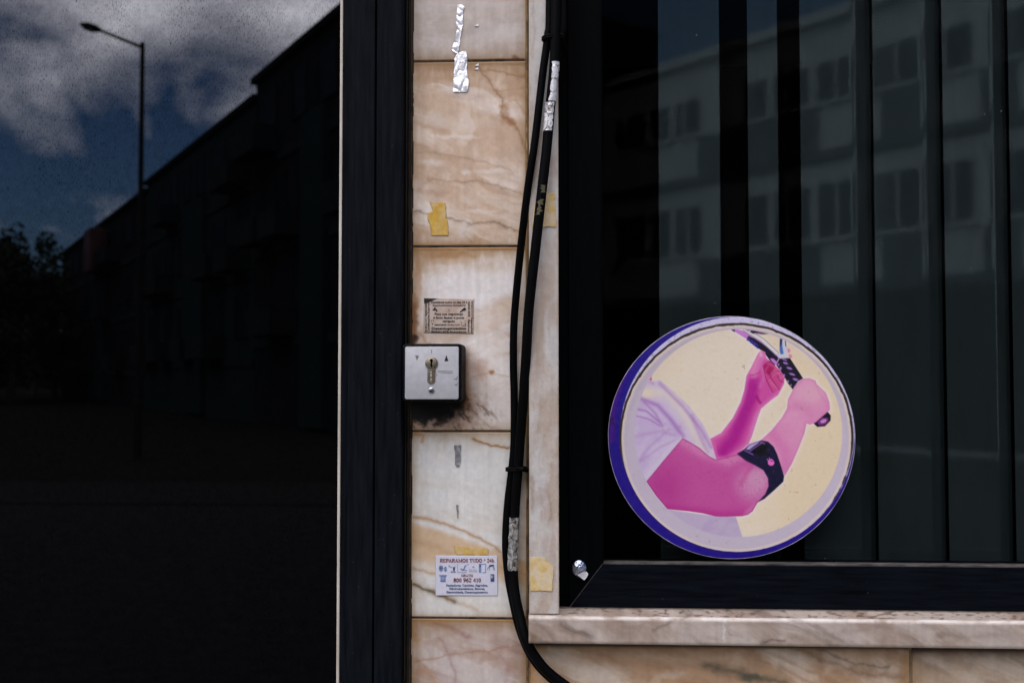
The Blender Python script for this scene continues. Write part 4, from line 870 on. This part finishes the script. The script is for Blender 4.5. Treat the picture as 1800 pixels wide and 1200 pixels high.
def mat_tape(name, c1, c2, crack, sc):
    m, nt, o = new_mat(name); v = coords(nt, (1, 1, .8)); p = nt.nodes.new('ShaderNodeBsdfPrincipled')
    vo = N(nt, 'ShaderNodeTexVoronoi', feature='DISTANCE_TO_EDGE', i_Scale=sc); nt.links.new(v, vo.inputs['Vector'])
    cr = ramp(nt, math_node(nt, 'ADD', vo.outputs[0], math_node(nt, 'MULTIPLY', math_node(nt, 'SUBTRACT', noise(nt, v, 260, 3), .5), .25)), [(.0, 1), (.07, 0)])
    c = mix_col(nt, cr, ramp(nt, noise(nt, v, 190, 5), [(.35, c2), (.6, c1)]), crack); nt.links.new(c, p.inputs['Base Color'])
    p.inputs['Metallic'].default_value = .3; p.inputs['Roughness'].default_value = .42
    nt.links.new(bump(nt, noise(nt, v, 420, 4), .9, .0015), p.inputs['Normal']); nt.links.new(p.outputs[0], o.inputs[0]); return m
M['white_tape'] = mat_tape('peeling_silver_tape', (.66, .65, .66), (.46, .45, .44), (.10, .07, .05), 75)
M['grey_tape'] = mat_tape('weathered_grey_tape', (.34, .33, .31), (.08, .08, .078), (.04, .03, .02), 95)
patch_on_cable('tape_wrap', c2, .0068, 110, 180, -.35, 1.25, M['white_tape'], wc2, 3, .35)
patch_on_cable('tape_wrap', c2, .0068, 181, 232, -1.1, .75, M['white_tape'], wc2, 5, .25)
patch_on_cable('tape_wrap', c2, .0068, 908, 1002, -1.15, 1.1, M['grey_tape'], wc2, 9, .2, .0009)
patch_on_cable('printed_mark', c2, .0066, 325, 342, -.1, .55, M['yellow_print'], wc2, 12, .5, .0001, 12, 6)
patch_on_cable('printed_mark', c2, .0066, 350, 380, -.5, .5, M['yellow_print'], wc2, 14, .8, .0001, 20, 8)
# ties
def tie(label, cx, cy, Y, w, dpt, tail=None):
    t = empty('cable_tie', P(cx, cy, Y), label, 'cable tie'); c = P(cx, cy, Y); mb = MB()
    lp_ = [(c.x+w*math.cos(a), c.y+dpt*math.sin(a), c.z+.0006*math.cos(a)) for a in np.linspace(0, 2*math.pi, 37)]
    mb.tube(lp_, .0016, 8, cap=False); lp2 = [(x, y, z-.0028) for x, y, z in lp_]; mb.tube(lp2, .0016, 8, cap=False); mb.build('band', M['rubber'], t, True)
    if tail: MB().tube([P(*q) for q in tail], [.0028, .0034, .0034, .002], 10).build('buckle', M['rubber'], t, True)
tie('small black tie clamping the two cables halfway down the lower marble', 907.5, 822, -.014, .0138, .0095, [(912, 824, -.026), (918, 824, -.026), (926, 826, -.020), (929, 825.5, -.014)])
tie('black tie round the cable bundle near the top edge', 971, 66, -.060, .0135, .0105)

# ------------------------------------------------------------------ key switch
YK = -.058
ks = empty('key_switch', P(760, 655, 0), 'square black key switch box with grey face plate on the pier', 'key switch')
def rect_px(x0, y0, x1, y1, Y): a = P(x0, y0, Y); b = P(x1, y1, Y); return a.x, b.z, b.x, a.z
hx = rect_px(707.5, 604, 811.5, 706, YK)
MB().prism(rrect(*hx, .005), YK, -.0004, .002).build('housing', M['blackplastic'], ks, True)
fp = rect_px(712, 609, 806, 701.5, YK-.0025)
pl = MB().prism(rrect(*fp, .0025), YK-.0025, YK+.001, .0006).build('face_plate', M['plate'], ks, True)
def tri(p, mat, nm, Y): MB().prism([(P(x, y, Y).x, P(x, y, Y).z) for x, y in p], Y, Y+.0006).build(nm, M[mat], pl)
YPf = YK-.0027
tri([(784.6, 624), (788.3, 634.6), (781, 634.6)], 'ink', 'up_arrow', YPf); tri([(729.6, 624.5), (736.4, 624.5), (733, 633.5)], 'fade', 'down_arrow', YPf)
sc_ = MB()
def strokepx(mb, p, w, Y):
    for (ax, ay), (bx, by) in zip(p[:-1], p[1:]):
        a = P(ax, ay, Y); b = P(bx, by, Y); d = (b-a); 
        if d.length < 1e-7: continue
        n_ = Vector((-d.z, 0, d.x)).normalized()*w/2
        q = [a-n_, b-n_, b+n_, a+n_]; mb.add([Vector((v.x, Y, v.z)) for v in q]+[Vector((v.x, Y+.0004, v.z)) for v in q], [(0, 1, 2, 3), (7, 6, 5, 4), (0, 4, 5, 1), (1, 5, 6, 2), (2, 6, 7, 3), (3, 7, 4, 0)])
strokepx(sc_, [(758.3, 615), (758.6, 621.5)], .0006, YPf); strokepx(sc_, [(757.6, 615.2), (759.4, 615.2)], .0005, YPf)
strokepx(sc_, [(770, 651), (780, 652), (796, 652.3)], .0004, YPf); strokepx(sc_, [(768, 653.5), (782, 655), (796, 655.2)], .0004, YPf)
strokepx(sc_, [(798, 665.5), (803, 667), (804, 661)], .0006, YPf); strokepx(sc_, [(799, 675), (802, 677.5), (804.5, 673)], .0006, YPf); strokepx(sc_, [(767, 661), (768.5, 658), (766.8, 657)], .0004, YPf)
sc_.build('scratches', M['ink'], pl)
# cylinder of euro profile
YC = YK-.0035
cc = P(758.8, 638.5, YC); rC = 11.6*.8e-3*.96; low = P(758, 668, YC); hw = 7.2*.8e-3*.96
prof = []
for t in np.linspace(R(-52), R(232), 40): prof.append((cc.x+rC*math.cos(t), cc.z+rC*math.sin(t)))
for t in np.linspace(math.pi, 2*math.pi, 16): prof.append((low.x+hw*math.cos(t), low.z+hw*math.sin(t)))
cy = MB().prism(prof, YC, YK, .0005).build('lock_cylinder', M['brass'], ks, True)
cp = P(758, 637.5, YC); MB().prism(circ(cp.x, cp.z, .0072, 40), YC-.0012, YC+.0002, .0006).build('plug', M['brass'], cy, True)
MB().tube([(cp.x+.0072*math.cos(t), YC-.0002, cp.z+.0072*math.sin(t)) for t in np.linspace(0, 6.2832, 41)], .0004, 6, cap=False).build('plug_seam', M['ink'], cy)
YH = YC-.0014
kh = [(756, 631), (759.5, 630.3), (761, 632.5), (760.2, 636), (759.3, 638), (759.6, 641), (760.4, 643), (759, 645.3), (757, 644.5), (757.2, 641.5), (756.2, 639.5), (757, 637.5), (756.8, 635), (755.2, 633.5)]
MB().prism([(P(x, y, YH).x, P(x, y, YH).z) for x, y in kh], YH, YH+.0006).build('keyhole', M['hole'], cy)
em = MB()
for yy in (655, 660.5, 667.5):
    q = P(758, yy, YC-.0002); em.tube([(q.x+.0013*math.cos(t), YC-.0001, q.z+.0013*math.sin(t)) for t in np.linspace(0, 5.2, 16)], .00022, 5)
em.build('stamped_marks', M['steel'], cy)
sp_ = P(758.5, 685.8, YC); scw = MB().prism(circ(sp_.x, sp_.z, .0041, 32), YK-.0042, YK-.0022, .0008).build('screw', M['steel'], ks, True)
sl = MB(); strokepx(sl, [(755.2, 689.6), (761.6, 682.2)], .0011, YK-.0044); sl.build('slot', M['ink'], scw)

# ------------------------------------------------------------------ lettering
def text_mesh(name, lines, mat, parent):
    """lines: (text, x0, x1, baseline y, cap height px, bold, rotation) in photo pixels at depth Y"""
    mb = MB()
    for (txt, x0, x1, yb, hpx, bold, rot, Y) in lines:
        cu = bpy.data.curves.new('t', 'FONT'); cu.body = txt; cu.size = 1.0; cu.offset = bold; cu.fill_mode = 'FRONT'; cu.resolution_u = 3
        ob = bpy.data.objects.new('t', cu); COL.objects.link(ob); bpy.context.view_layer.update()
        me = bpy.data.meshes.new_from_object(ob.evaluated_get(bpy.context.evaluated_depsgraph_get()))
        co = np.zeros(len(me.vertices)*3, np.float32); me.vertices.foreach_get('co', co); co = co.reshape(-1, 3)
        w = co[:, 0].max()-co[:, 0].min(); mnx = co[:, 0].min(); sx = (x1-x0)/w; sy = hpx/.70
        vs = []
        for vx, vy, _ in co:
            a = (vx-mnx)*sx; b = vy*sy
            if rot == 0: X_, Y_ = x0+a, yb-b
            elif rot == 90: X_, Y_ = yb-b, x1-a          # reads upward
            else: X_, Y_ = yb+b, x0+a                    # reads downward
            p = P(X_, Y_, Y); vs.append((p.x, Y, p.z))
        mb.add(vs, [tuple(p.vertices) for p in me.polygons])
        bpy.data.objects.remove(ob); bpy.data.curves.remove(cu); bpy.data.meshes.remove(me)
    me = bpy.data.meshes.new(name); me.from_pydata(mb.v, [], mb.f); me.materials.append(mat); return link(name, me, parent)
# printed brown sticker
def sheet(name, quad, Y, fn, mat, parent, label=None, cat=None, nx=80, ny=60, thick=.0004, curl=None):
    u = np.linspace(0, 1, nx); v = np.linspace(0, 1, ny); UU, VV = np.meshgrid(u, v); q = np.array(quad, float)
    PXs = (q[0][0]*(1-UU)+q[1][0]*UU)*(1-VV)+(q[3][0]*(1-UU)+q[2][0]*UU)*VV; PYs = (q[0][1]*(1-UU)+q[1][1]*UU)*(1-VV)+(q[3][1]*(1-UU)+q[2][1]*UU)*VV
    X_ = np.zeros(UU.shape); Z_ = np.zeros(UU.shape)
    for i in range(ny):
        for j in range(nx): p = P(PXs[i, j], PYs[i, j], Y); X_[i, j] = p.x; Z_[i, j] = p.z
    Y_ = np.full(UU.shape, Y)
    o = grid_mesh(name, X_, Y_, Z_, np.clip(lin(np.clip(fn(PXs, PYs), 0, 255)/255)*G, 0, .85), M[mat], parent, skirt=thick)
    if label: tag(o, label, cat)
    return o
def st_fn(X, Y):
    c = np.zeros(X.shape+(3,))+np.array((200, 182, 168.)); c = blend(c, sm(.35, .7, fbm(X/14, Y/14, 2)), (186, 164, 148))
    e = np.minimum(np.minimum(X-744, 833.5-X), np.minimum(Y-524, 585.5-Y)); c = blend(c, np.exp(-np.maximum(e, 0)/1.2)*.4, (110, 84, 66))
    return blend(c, sm(1, -1, poly_sd(X, Y, [(743, 523), (771, 523.5), (760, 529), (752, 532.5), (746, 533), (743, 533)])), (34, 24, 20))
sk = empty('repair_sticker', P(789, 555, 0), 'faded brown repair service sticker with black print above the key switch', 'sticker')
sheet('sticker_sheet', [(745.5, 524), (833.5, 525.5), (832, 586), (744.5, 584.5)], -.0008, st_fn, 'print', sk)
Yt = -.00135
text_mesh('lettering', [
    ('Assistência todos os dias 24 h', 757.5, 821.5, 532.8, 3.6, .028, 0, Yt), ('desentupimentos fechaduras', 760, 818.6, 537.6, 2.7, .028, 0, Yt),
    ('Para sua segurança', 764, 814, 553.4, 3.6, .028, 0, Yt), ('é favor fechar a porta', 761.5, 816, 559.8, 3.6, .028, 0, Yt), ('obrigado', 778, 799.5, 565.8, 3.4, .028, 0, Yt),
    ('969452878 / 913211117', 763.5, 808, 572, 2.6, .03, 0, Yt), ('Desentupimentos', 758.8, 819.2, 578.8, 4.0, .035, 0, Yt), ('969451878 fechaduras', 757.8, 820, 584.3, 3.2, .028, 0, Yt),
    ('913211117 / 969451878', 532, 583, 750.6, 3.4, .02, 90, Yt), ('Canalizações Estores', 532, 583.5, 754.8, 3.4, .02, 90, Yt),
    ('969451878   Eléctricas', 529.6, 583.6, 822.6, 3.4, .02, 270, Yt), ('913211117 Reparações', 529.4, 584.6, 828.0, 3.4, .02, 270, Yt)], M['ink'], sk)
ic = MB()
for p, w in (([(762, 540.6), (766.5, 540.6)], .0006), ([(764.2, 540.6), (764.2, 543.5)], .0012), ([(760.5, 544.3), (766, 543.8), (768, 546.5)], .0018), ([(767.6, 546.4), (767.8, 548)], .0009),
             ([(808.5, 548.7), (812.5, 545.5)], .0014), ([(812, 546), (814.5, 543.6)], .0022), ([(814.5, 544.5), (818.6, 542)], .0034), ([(787.5, 544.3), (788.6, 544.6)], .001), ([(790.5, 544), (791, 546)], .0007), ([(784.8, 547.6), (785.4, 547.9)], .0006), ([(789, 547.4), (789.8, 548.4)], .0008),
             ([(757.8, 563.5), (760, 561.8), (762.4, 563), (762.6, 565.6)], .0003), ([(757.8, 563.5), (758.4, 566.6), (760, 568)], .0003), ([(759.4, 569.2), (761, 569.8)], .0015),
             ([(809.5, 563), (811, 566), (810.5, 569), (812.5, 572.5), (818.5, 571.5)], .0003), ([(817, 563), (818.5, 564.5)], .0004), ([(816.5, 567.5), (819, 569.5), (818, 572.4)], .0005)):
    strokepx(ic, p, w, Yt)
ic.build('icons', M['ink'], sk)

# serif capitals and digits made from strokes, for the white card
def arc(cx, cy, rx, ry, a0, a1, n=9): return [(cx+rx*math.cos(R(a0+(a1-a0)*i/n)), cy+ry*math.sin(R(a0+(a1-a0)*i/n))) for i in range(n+1)]
SG = {  # (width, [(points, heavy?)]) in a box of height 1, y up
 'R': (.78, [([(.18, 0), (.18, 1)], 1), ([(.02, 0), (.34, 0)], 0), ([(.02, 1), (.45, 1)], 0), (arc(.42, .75, .22, .25, 90, -90), 1), ([(.42, .5), (.18, .5)], 0), ([(.38, .5), (.66, .03)], 1), ([(.60, 0), (.80, 0)], 0)]),
 'E': (.68, [([(.18, 0), (.18, 1)], 1), ([(.02, 0), (.62, 0), (.66, .25)], 0), ([(.02, 1), (.58, 1), (.6, .8)], 0), ([(.18, .52), (.46, .52)], 0), ([(.46, .40), (.46, .64)], 0)]),
 'P': (.64, [([(.18, 0), (.18, 1)], 1), ([(.02, 0), (.34, 0)], 0), ([(.02, 1), (.4, 1)], 0), (arc(.38, .73, .22, .27, 90, -90), 1), ([(.38, .46), (.18, .46)], 0)]),
 'A': (.76, [([(.38, 1), (.13, .03)], 0), ([(.36, 1), (.62, .03)], 1), ([(.0, 0), (.24, 0)], 0), ([(.5, 0), (.78, 0)], 0), ([(.2, .34), (.54, .34)], 0)]),
 'M': (.98, [([(.16, 0), (.16, 1)], 0), ([(.16, 1), (.48, .1)], 1), ([(.48, .1), (.82, 1)], 0), ([(.82, 0), (.82, 1)], 1), ([(.02, 0), (.3, 0)], 0), ([(.66, 0), (.98, 0)], 0), ([(.02, 1), (.2, 1)], 0), ([(.8, 1), (.98, 1)], 0)]),
 'O': (.80, [(arc(.4, .5, .3, .5, 90, 270), 1), (arc(.4, .5, .3, .5, 270, 450), 1)]),
 'S': (.58, [(arc(.3, .74, .2, .26, 20, 180), 0), ([(.1, .74), (.16, .6), (.42, .42), (.5, .27)], 1), (arc(.3, .26, .2, .26, 0, -160), 0), ([(.5, 1), (.5, .74)], 0), ([(.08, 0), (.08, .26)], 0)]),
 'T': (.70, [([(.35, 0), (.35, 1)], 1), ([(.03, .78), (.05, 1), (.65, 1), (.67, .78)], 0), ([(.2, 0), (.5, 0)], 0)]),
 'U': (.76, [([(.17, 1), (.17, .3)], 1), (arc(.39, .28, .22, .28, 180, 360), 0), ([(.62, .3), (.62, 1)], 0), ([(.03, 1), (.32, 1)], 0), ([(.5, 1), (.74, 1)], 0)]),
 'D': (.78, [([(.18, 0), (.18, 1)], 1), ([(.02, 0), (.4, 0)], 0), ([(.02, 1), (.4, 1)], 0), (arc(.38, .5, .32, .5, 90, -90), 1)]),
 'G': (.80, [(arc(.42, .5, .32, .5, 50, 180), 0), (arc(.42, .5, .32, .5, 150, 250), 1), (arc(.42, .5, .32, .5, 240, 310), 0), ([(.66, 0), (.66, .42)], 1), ([(.52, .43), (.78, .43)], 0), ([(.7, 1), (.7, .72)], 0)]),
 'I': (.38, [([(.19, 0), (.19, 1)], 1), ([(.03, 0), (.35, 0)], 0), ([(.03, 1), (.35, 1)], 0)]),
 '0': (.56, [(arc(.28, .5, .18, .48, 90, 270), 1), (arc(.28, .5, .18, .48, 270, 450), 1)]),
 '1': (.50, [([(.27, 0), (.27, 1)], 1), ([(.1, .84), (.27, 1)], 0), ([(.1, 0), (.44, 0)], 0)]),
 '2': (.56, [(arc(.28, .72, .19, .27, 170, -20), 1), ([(.46, .63), (.08, .06)], 0), ([(.08, .05), (.5, .05)], 1)]),
 '4': (.58, [([(.40, 0), (.40, 1)], 1), ([(.38, .98), (.04, .3), (.55, .3)], 0)]),
 '6': (.56, [(arc(.28, .3, .19, .29, 0, 360, 14), 1), ([(.09, .3), (.14, .7), (.44, 1)], 1)]),
 '8': (.56, [(arc(.28, .75, .16, .23, 0, 360, 12), 1), (arc(.28, .27, .2, .26, 0, 360, 12), 1)]),
 '9': (.56, [(arc(.28, .70, .19, .29, 0, 360, 14), 1), ([(.47, .7), (.42, .3), (.12, 0)], 1)]),
 'h': (.62, [([(.17, 0), (.17, 1)], 1), ([(.03, 1), (.17, 1)], 0), ([(.03, 0), (.3, 0)], 0), (arc(.32, .4, .15, .22, 150, 0), 0), ([(.47, .42), (.47, 0)], 1), ([(.36, 0), (.6, 0)], 0)]),
 '*': (.50, [([(.25, .55), (.25, .95)], 0), ([(.08, .65), (.42, .85)], 0), ([(.08, .85), (.42, .65)], 0)]), ' ': (.32, [])}
def serif(mb, txt, x0, x1, yb, hpx, Y, heavy=.17, thin=.085):
    tot = sum(SG[ch][0] for ch in txt); s = (x1-x0)/tot; x = x0
    for ch in txt:
        w, st = SG[ch]
        for pts_, hv in st:
            strokepx(mb, [(x+a*s, yb-b*hpx) for a, b in pts_], (heavy if hv else thin)*hpx*.0008, Y)
        x += w*s
wcd = empty('repair_sticker', P(820, 1011, 0), 'white repair sticker with red REPARAMOS TUDO lettering low on the pier', 'sticker')
sheet('sticker_sheet', [(765.8, 975.8), (874.3, 976), (875, 1046.5), (765.8, 1046)], -.0010, lambda X, Y: blend(np.zeros(X.shape+(3,))+np.array((206, 206, 217.)), sm(.4, .7, fbm(X/20, Y/20, 3))*.4, (196, 196, 208)), 'print', wcd)
Yw = -.00155
mb = MB(); serif(mb, 'REPARAMOS TUDO * 24h', 773, 868.8, 987.4, 5.6, Yw, .2, .1); serif(mb, 'GRATIS', 810.6, 831.4, 1012.8, 3.7, Yw, .16, .1); serif(mb, '800 962 410', 797, 845.6, 1022.2, 6.2, Yw, .2, .1); mb.build('red_lettering', M['red_ink'], wcd)
text_mesh('blue_lettering', [('Fechaduras, Canhões, Segredos,', 784.5, 857.5, 1029.8, 3.6, .03, 0, Yw), ('Eléctrodomésticos, Estores,', 790, 852.5, 1035.7, 3.6, .03, 0, Yw), ('Electricidade, Desentupimentos', 785, 857.4, 1041.8, 3.6, .03, 0, Yw)], M['blue_ink'], wcd)
a = MB(); b = MB(); c_ = MB()
def bx(m, x0, y0, x1, y1): strokepx(m, [((x0+x1)/2, y0), ((x0+x1)/2, y1)], (x1-x0)*.0008, Yw)
bx(b, 772, 994, 778.3, 1002.5); strokepx(b, [(771, 998), (779.5, 998)], .0006, Yw); strokepx(b, [(775, 992), (775, 1005)], .0006, Yw)
strokepx(b, arc(783, 999.5, 1.7, 4, 0, 360, 12), .0009, Yw); bx(b, 782.2, 996, 783.4, 1003)
strokepx(b, [(788, 994.5), (791, 993.5)], .001, Yw); strokepx(b, [(790, 996), (794, 996), (798, 999), (800, 994.5)], .0006, Yw); strokepx(a, [(798, 996), (798, 1002.5)], .0022, Yw); strokepx(b, [(792, 1004.5), (801, 1004.5)], .0016, Yw)
strokepx(c_, [(804, 990.5), (804, 1005), (820, 1005)], .0008, Yw); strokepx(b, [(809.5, 999), (814.5, 1001.5), (818, 993)], .0016, Yw); strokepx(b, [(815, 1000), (820.5, 1002.5)], .0008, Yw); strokepx(c_, [(818, 993), (823.6, 990.5)], .0008, Yw)
strokepx(c_, arc(832, 996, 1.5, 1.3, 0, 360, 8), .0008, Yw); strokepx(c_, [(825, 1000.5), (838, 1000.5), (838, 1003.5), (825, 1003.5), (825, 1000.5)], .0006, Yw)
bx(b, 841.6, 990.3, 845.6, 1005.8); strokepx(b, [(845, 990.6), (853.4, 990.6), (853.4, 1005.6), (848, 1005.6)], .0008, Yw); bx(a, 843, 993, 845, 995.5)
strokepx(b, arc(863, 999, 5.8, 5, -200, 20, 12), .0008, Yw); strokepx(a, [(860, 994), (868, 993)], .002, Yw); strokepx(b, [(860.3, 995), (860.3, 1002)], .0005, Yw); strokepx(b, [(867.6, 995), (867.6, 1002)], .0005, Yw)
strokepx(b, [(772.2, 1011), (784.8, 1011)], .0018, Yw); bx(b, 774.3, 1012.3, 783, 1021); strokepx(c_, arc(778.7, 1016, 2, 1.6, 0, 360, 10), .0011, Yw-.0003); strokepx(b, [(773.7, 1021.2), (783.8, 1021.2)], .001, Yw)
bx(a, 862.3, 1008.5, 868.6, 1021.5); strokepx(c_, [(864, 1010.5), (864.6, 1016)], .0018, Yw-.0003); strokepx(c_, [(866.5, 1011), (866.5, 1014)], .0008, Yw-.0003)
a.build('dark_icons', M['blue_ink'], wcd); b.build('blue_icons', M['lightblue_ink'], wcd); c_.build('pale_icons', M['paleblue_ink'], wcd)

# ------------------------------------------------------------------ yellow tape residue
def residue(label, poly, Y, seed, strong=.8, base=(206, 190, 176)):
    xs_ = [p[0] for p in poly]; ys_ = [p[1] for p in poly]; st = .8
    gx = np.arange(min(xs_)-1, max(xs_)+1, st); gy = np.arange(min(ys_)-1, max(ys_)+1, st); GX, GY = np.meshgrid(gx, gy)
    sd = poly_sd(GX+4.0*(fbm(GX/4, GY/4, seed)-.5), GY+4.0*(fbm(GX/4+4, GY/4, seed+1)-.5), poly)
    c = np.zeros(GX.shape+(3,))+np.array((206, 166, 62.)); c = blend(c, sm(.3, .7, fbm(GX/10, GY/10, seed+2, 4)), (198, 152, 42))
    c = blend(c, sm(3.0, 0, -sd)*.45, (168, 120, 34)); c = blend(c, np.clip(1-strong+1.1*(fbm(GX/9, GY/9, seed+5, 4)-.45), 0, .93), base)
    X_ = np.zeros(GX.shape); Z_ = np.zeros(GX.shape)
    for i in range(GX.shape[0]):
        for j in range(GX.shape[1]): p = P(GX[i, j], GY[i, j], Y); X_[i, j] = p.x; Z_[i, j] = p.z
    o = grid_mesh('tape_residue', X_, np.full(GX.shape, Y), Z_, np.clip(lin(np.clip(c, 0, 255)/255)*G, 0, .85), M['tape'], None, mask=sd < 0)
    sol = o.modifiers.new('thickness', 'SOLIDIFY'); sol.thickness = .0002; sol.offset = 1
    tag(o, label, 'tape residue')
residue('saturated yellow tape residue low on the second marble slab', [(755, 355.5), (783, 355.5), (785, 384), (788, 388), (790, 414), (758, 415), (756, 396), (751, 385), (752, 374), (760, 370)], -.0008, 3, .82)
residue('pale yellow tape residue beside the cables, upper part of the jamb', [(956, 340), (975, 338), (978.5, 399), (934, 400), (938, 365), (944, 348)], -.0458, 7, .34, (204, 184, 158))
residue('pale yellow tape residue low on the jamb beside the sill', [(931, 978), (958, 979), (962, 986), (974, 996), (973, 1010), (971, 1039), (931, 1038)], -.0458, 11, .30, (206, 190, 164))
residue('thin yellow tape residue just above the white sticker', [(795, 957), (826, 961), (858, 963), (859, 975.4), (803, 975.4)], -.0007, 15, .42, (204, 180, 142))

# ------------------------------------------------------------------ foil scraps
def foil(label, rows_, Y, mat, seed, amp=.0022, name='foil_scrap', cat='foil scrap'):
    """rows_: (y, x_left, x_right) in photo pixels"""
    ys = np.linspace(rows_[0][0], rows_[-1][0], max(8, int((rows_[-1][0]-rows_[0][0])/1.3))); nx = 10
    l = np.interp(ys, [r[0] for r in rows_], [r[1] for r in rows_]); r_ = np.interp(ys, [r[0] for r in rows_], [r[2] for r in rows_])
    vs = []
    for i, y in enumerate(ys):
        jl = 1.6*(float(fbm(np.array(y/3.), np.array(1.), seed))-.5); jr = 1.6*(float(fbm(np.array(y/3.), np.array(9.), seed))-.5)
        for j in range(nx+1):
            t = j/nx; x = (l[i]+jl)*(1-t)+(r_[i]+jr)*t; a1_ = float(vn(np.array(x/9.+y/21.+seed), np.array(y/13.-x/15.), seed+2)); a2_ = float(vn(np.array(x/3.1-y/7.), np.array(y/4.3+x/6.), seed+7))
            hh = amp*(abs(a1_-.5)*1.3+abs(a2_-.5)*.14)+.0004
            p = P(x, y, Y); vs.append((p.x, Y-hh, p.z))
    fs = [(i*(nx+1)+j, i*(nx+1)+j+1, (i+1)*(nx+1)+j+1, (i+1)*(nx+1)+j) for i in range(len(ys)-1) for j in range(nx)]
    me = bpy.data.meshes.new(name); me.from_pydata(vs, [], fs); me.materials.append(mat); o = link(name, me)
    sol = o.modifiers.new('thickness', 'SOLIDIFY'); sol.thickness = .00015
    return tag(o, label, cat)
foil('long crumpled strip of silver foil on the topmost slab', [(9, 804, 812), (13, 804, 816), (24, 803, 813), (40, 802, 814), (48, 804, 813), (60, 802, 811), (68, 801.5, 808), (74, 799, 809), (84, 795, 807), (90, 795, 806), (94, 801, 804)], -.0006, M['foil'], 5)
foil('wide torn rectangle of silver foil over the upper joint', [(91, 812, 819), (95, 803, 820), (104, 799, 822), (115, 799, 821), (122, 798.5, 821), (135, 798, 822), (148, 797, 824), (156, 796.5, 823), (162, 797, 821)], -.0006, M['foil'], 9, .0026)
foil('small dull foil scrap with a fold, upper one on the pale slab', [(782, 798, 811), (790, 799, 810), (798, 800, 809), (806, 800, 810), (814, 800, 809), (820, 802, 807)], -.0006, M['foil_dull'], 13, .0016)
foil('tiny sliver of dull foil, lower one on the pale slab', [(887, 801, 806), (893, 802, 805), (899, 803, 806.5), (903, 803.5, 805), (910, 803.5, 805.5)], -.0006, M['foil_dull'], 17, .0010)
M['white_chip'] = mat_flat('white_foil_chip', (.72, .74, .78), .4)
for (x, y, lab) in ((838, 44.5, 'tiny white foil triangle alone beside the long foil strip'), (838.5, 114, 'tiny white foil triangle on the joint beside the wide foil'), (838, 120.5, 'tiny white foil triangle just below the joint')):
    Yc = -.0014
    o = MB().prism([(P(a_, b_, Yc).x, P(a_, b_, Yc).z) for a_, b_ in ((x-4, y+1.6), (x+2.5, y-2.4), (x+2.8, y+2))], Yc, -.0002).build('foil_chip', M['white_chip']); tag(o, lab, 'foil chip')
# chrome cap in the window frame corner, with torn foil on it
cpn = empty('chrome_lock_cap', P(1018, 999, 0), 'round chrome cap in the lower left corner of the window frame', 'lock cap')
q0 = P(1018.5, 999, -.002)
MB().prism(circ(q0.x, q0.z, .0112, 40, .0130), -.0022, .0, .001).build('collar', M['rubber'], cpn, True)
vsn = []; nr, na = 8, 36
for i in range(nr+1):
    for j in range(na):
        rr = i/nr; an = 2*math.pi*j/na; hgt = .004*(1-rr**2)**.5+.0012*(float(fbm(np.array(rr*2.5*math.cos(an)+3), np.array(rr*2.5*math.sin(an)+3), 5, 3))-.5)
        vsn.append((q0.x-.0004+.0098*rr*math.cos(an), -.0024-hgt, q0.z+.0116*rr*math.sin(an)))
fsn = [(i*na+j, i*na+(j+1) % na, (i+1)*na+(j+1) % na, (i+1)*na+j) for i in range(nr) for j in range(na)]
MB().add(vsn, fsn).build('dome', M['chrome'], cpn, True)
foil('torn white foil tab hanging from the chrome cap', [(1004, 1026, 1031), (1006.5, 1021, 1033.5), (1010, 1015, 1034), (1014, 1020, 1031), (1018.5, 1026, 1028)], -.0066, M['foil'], 21, .0012)
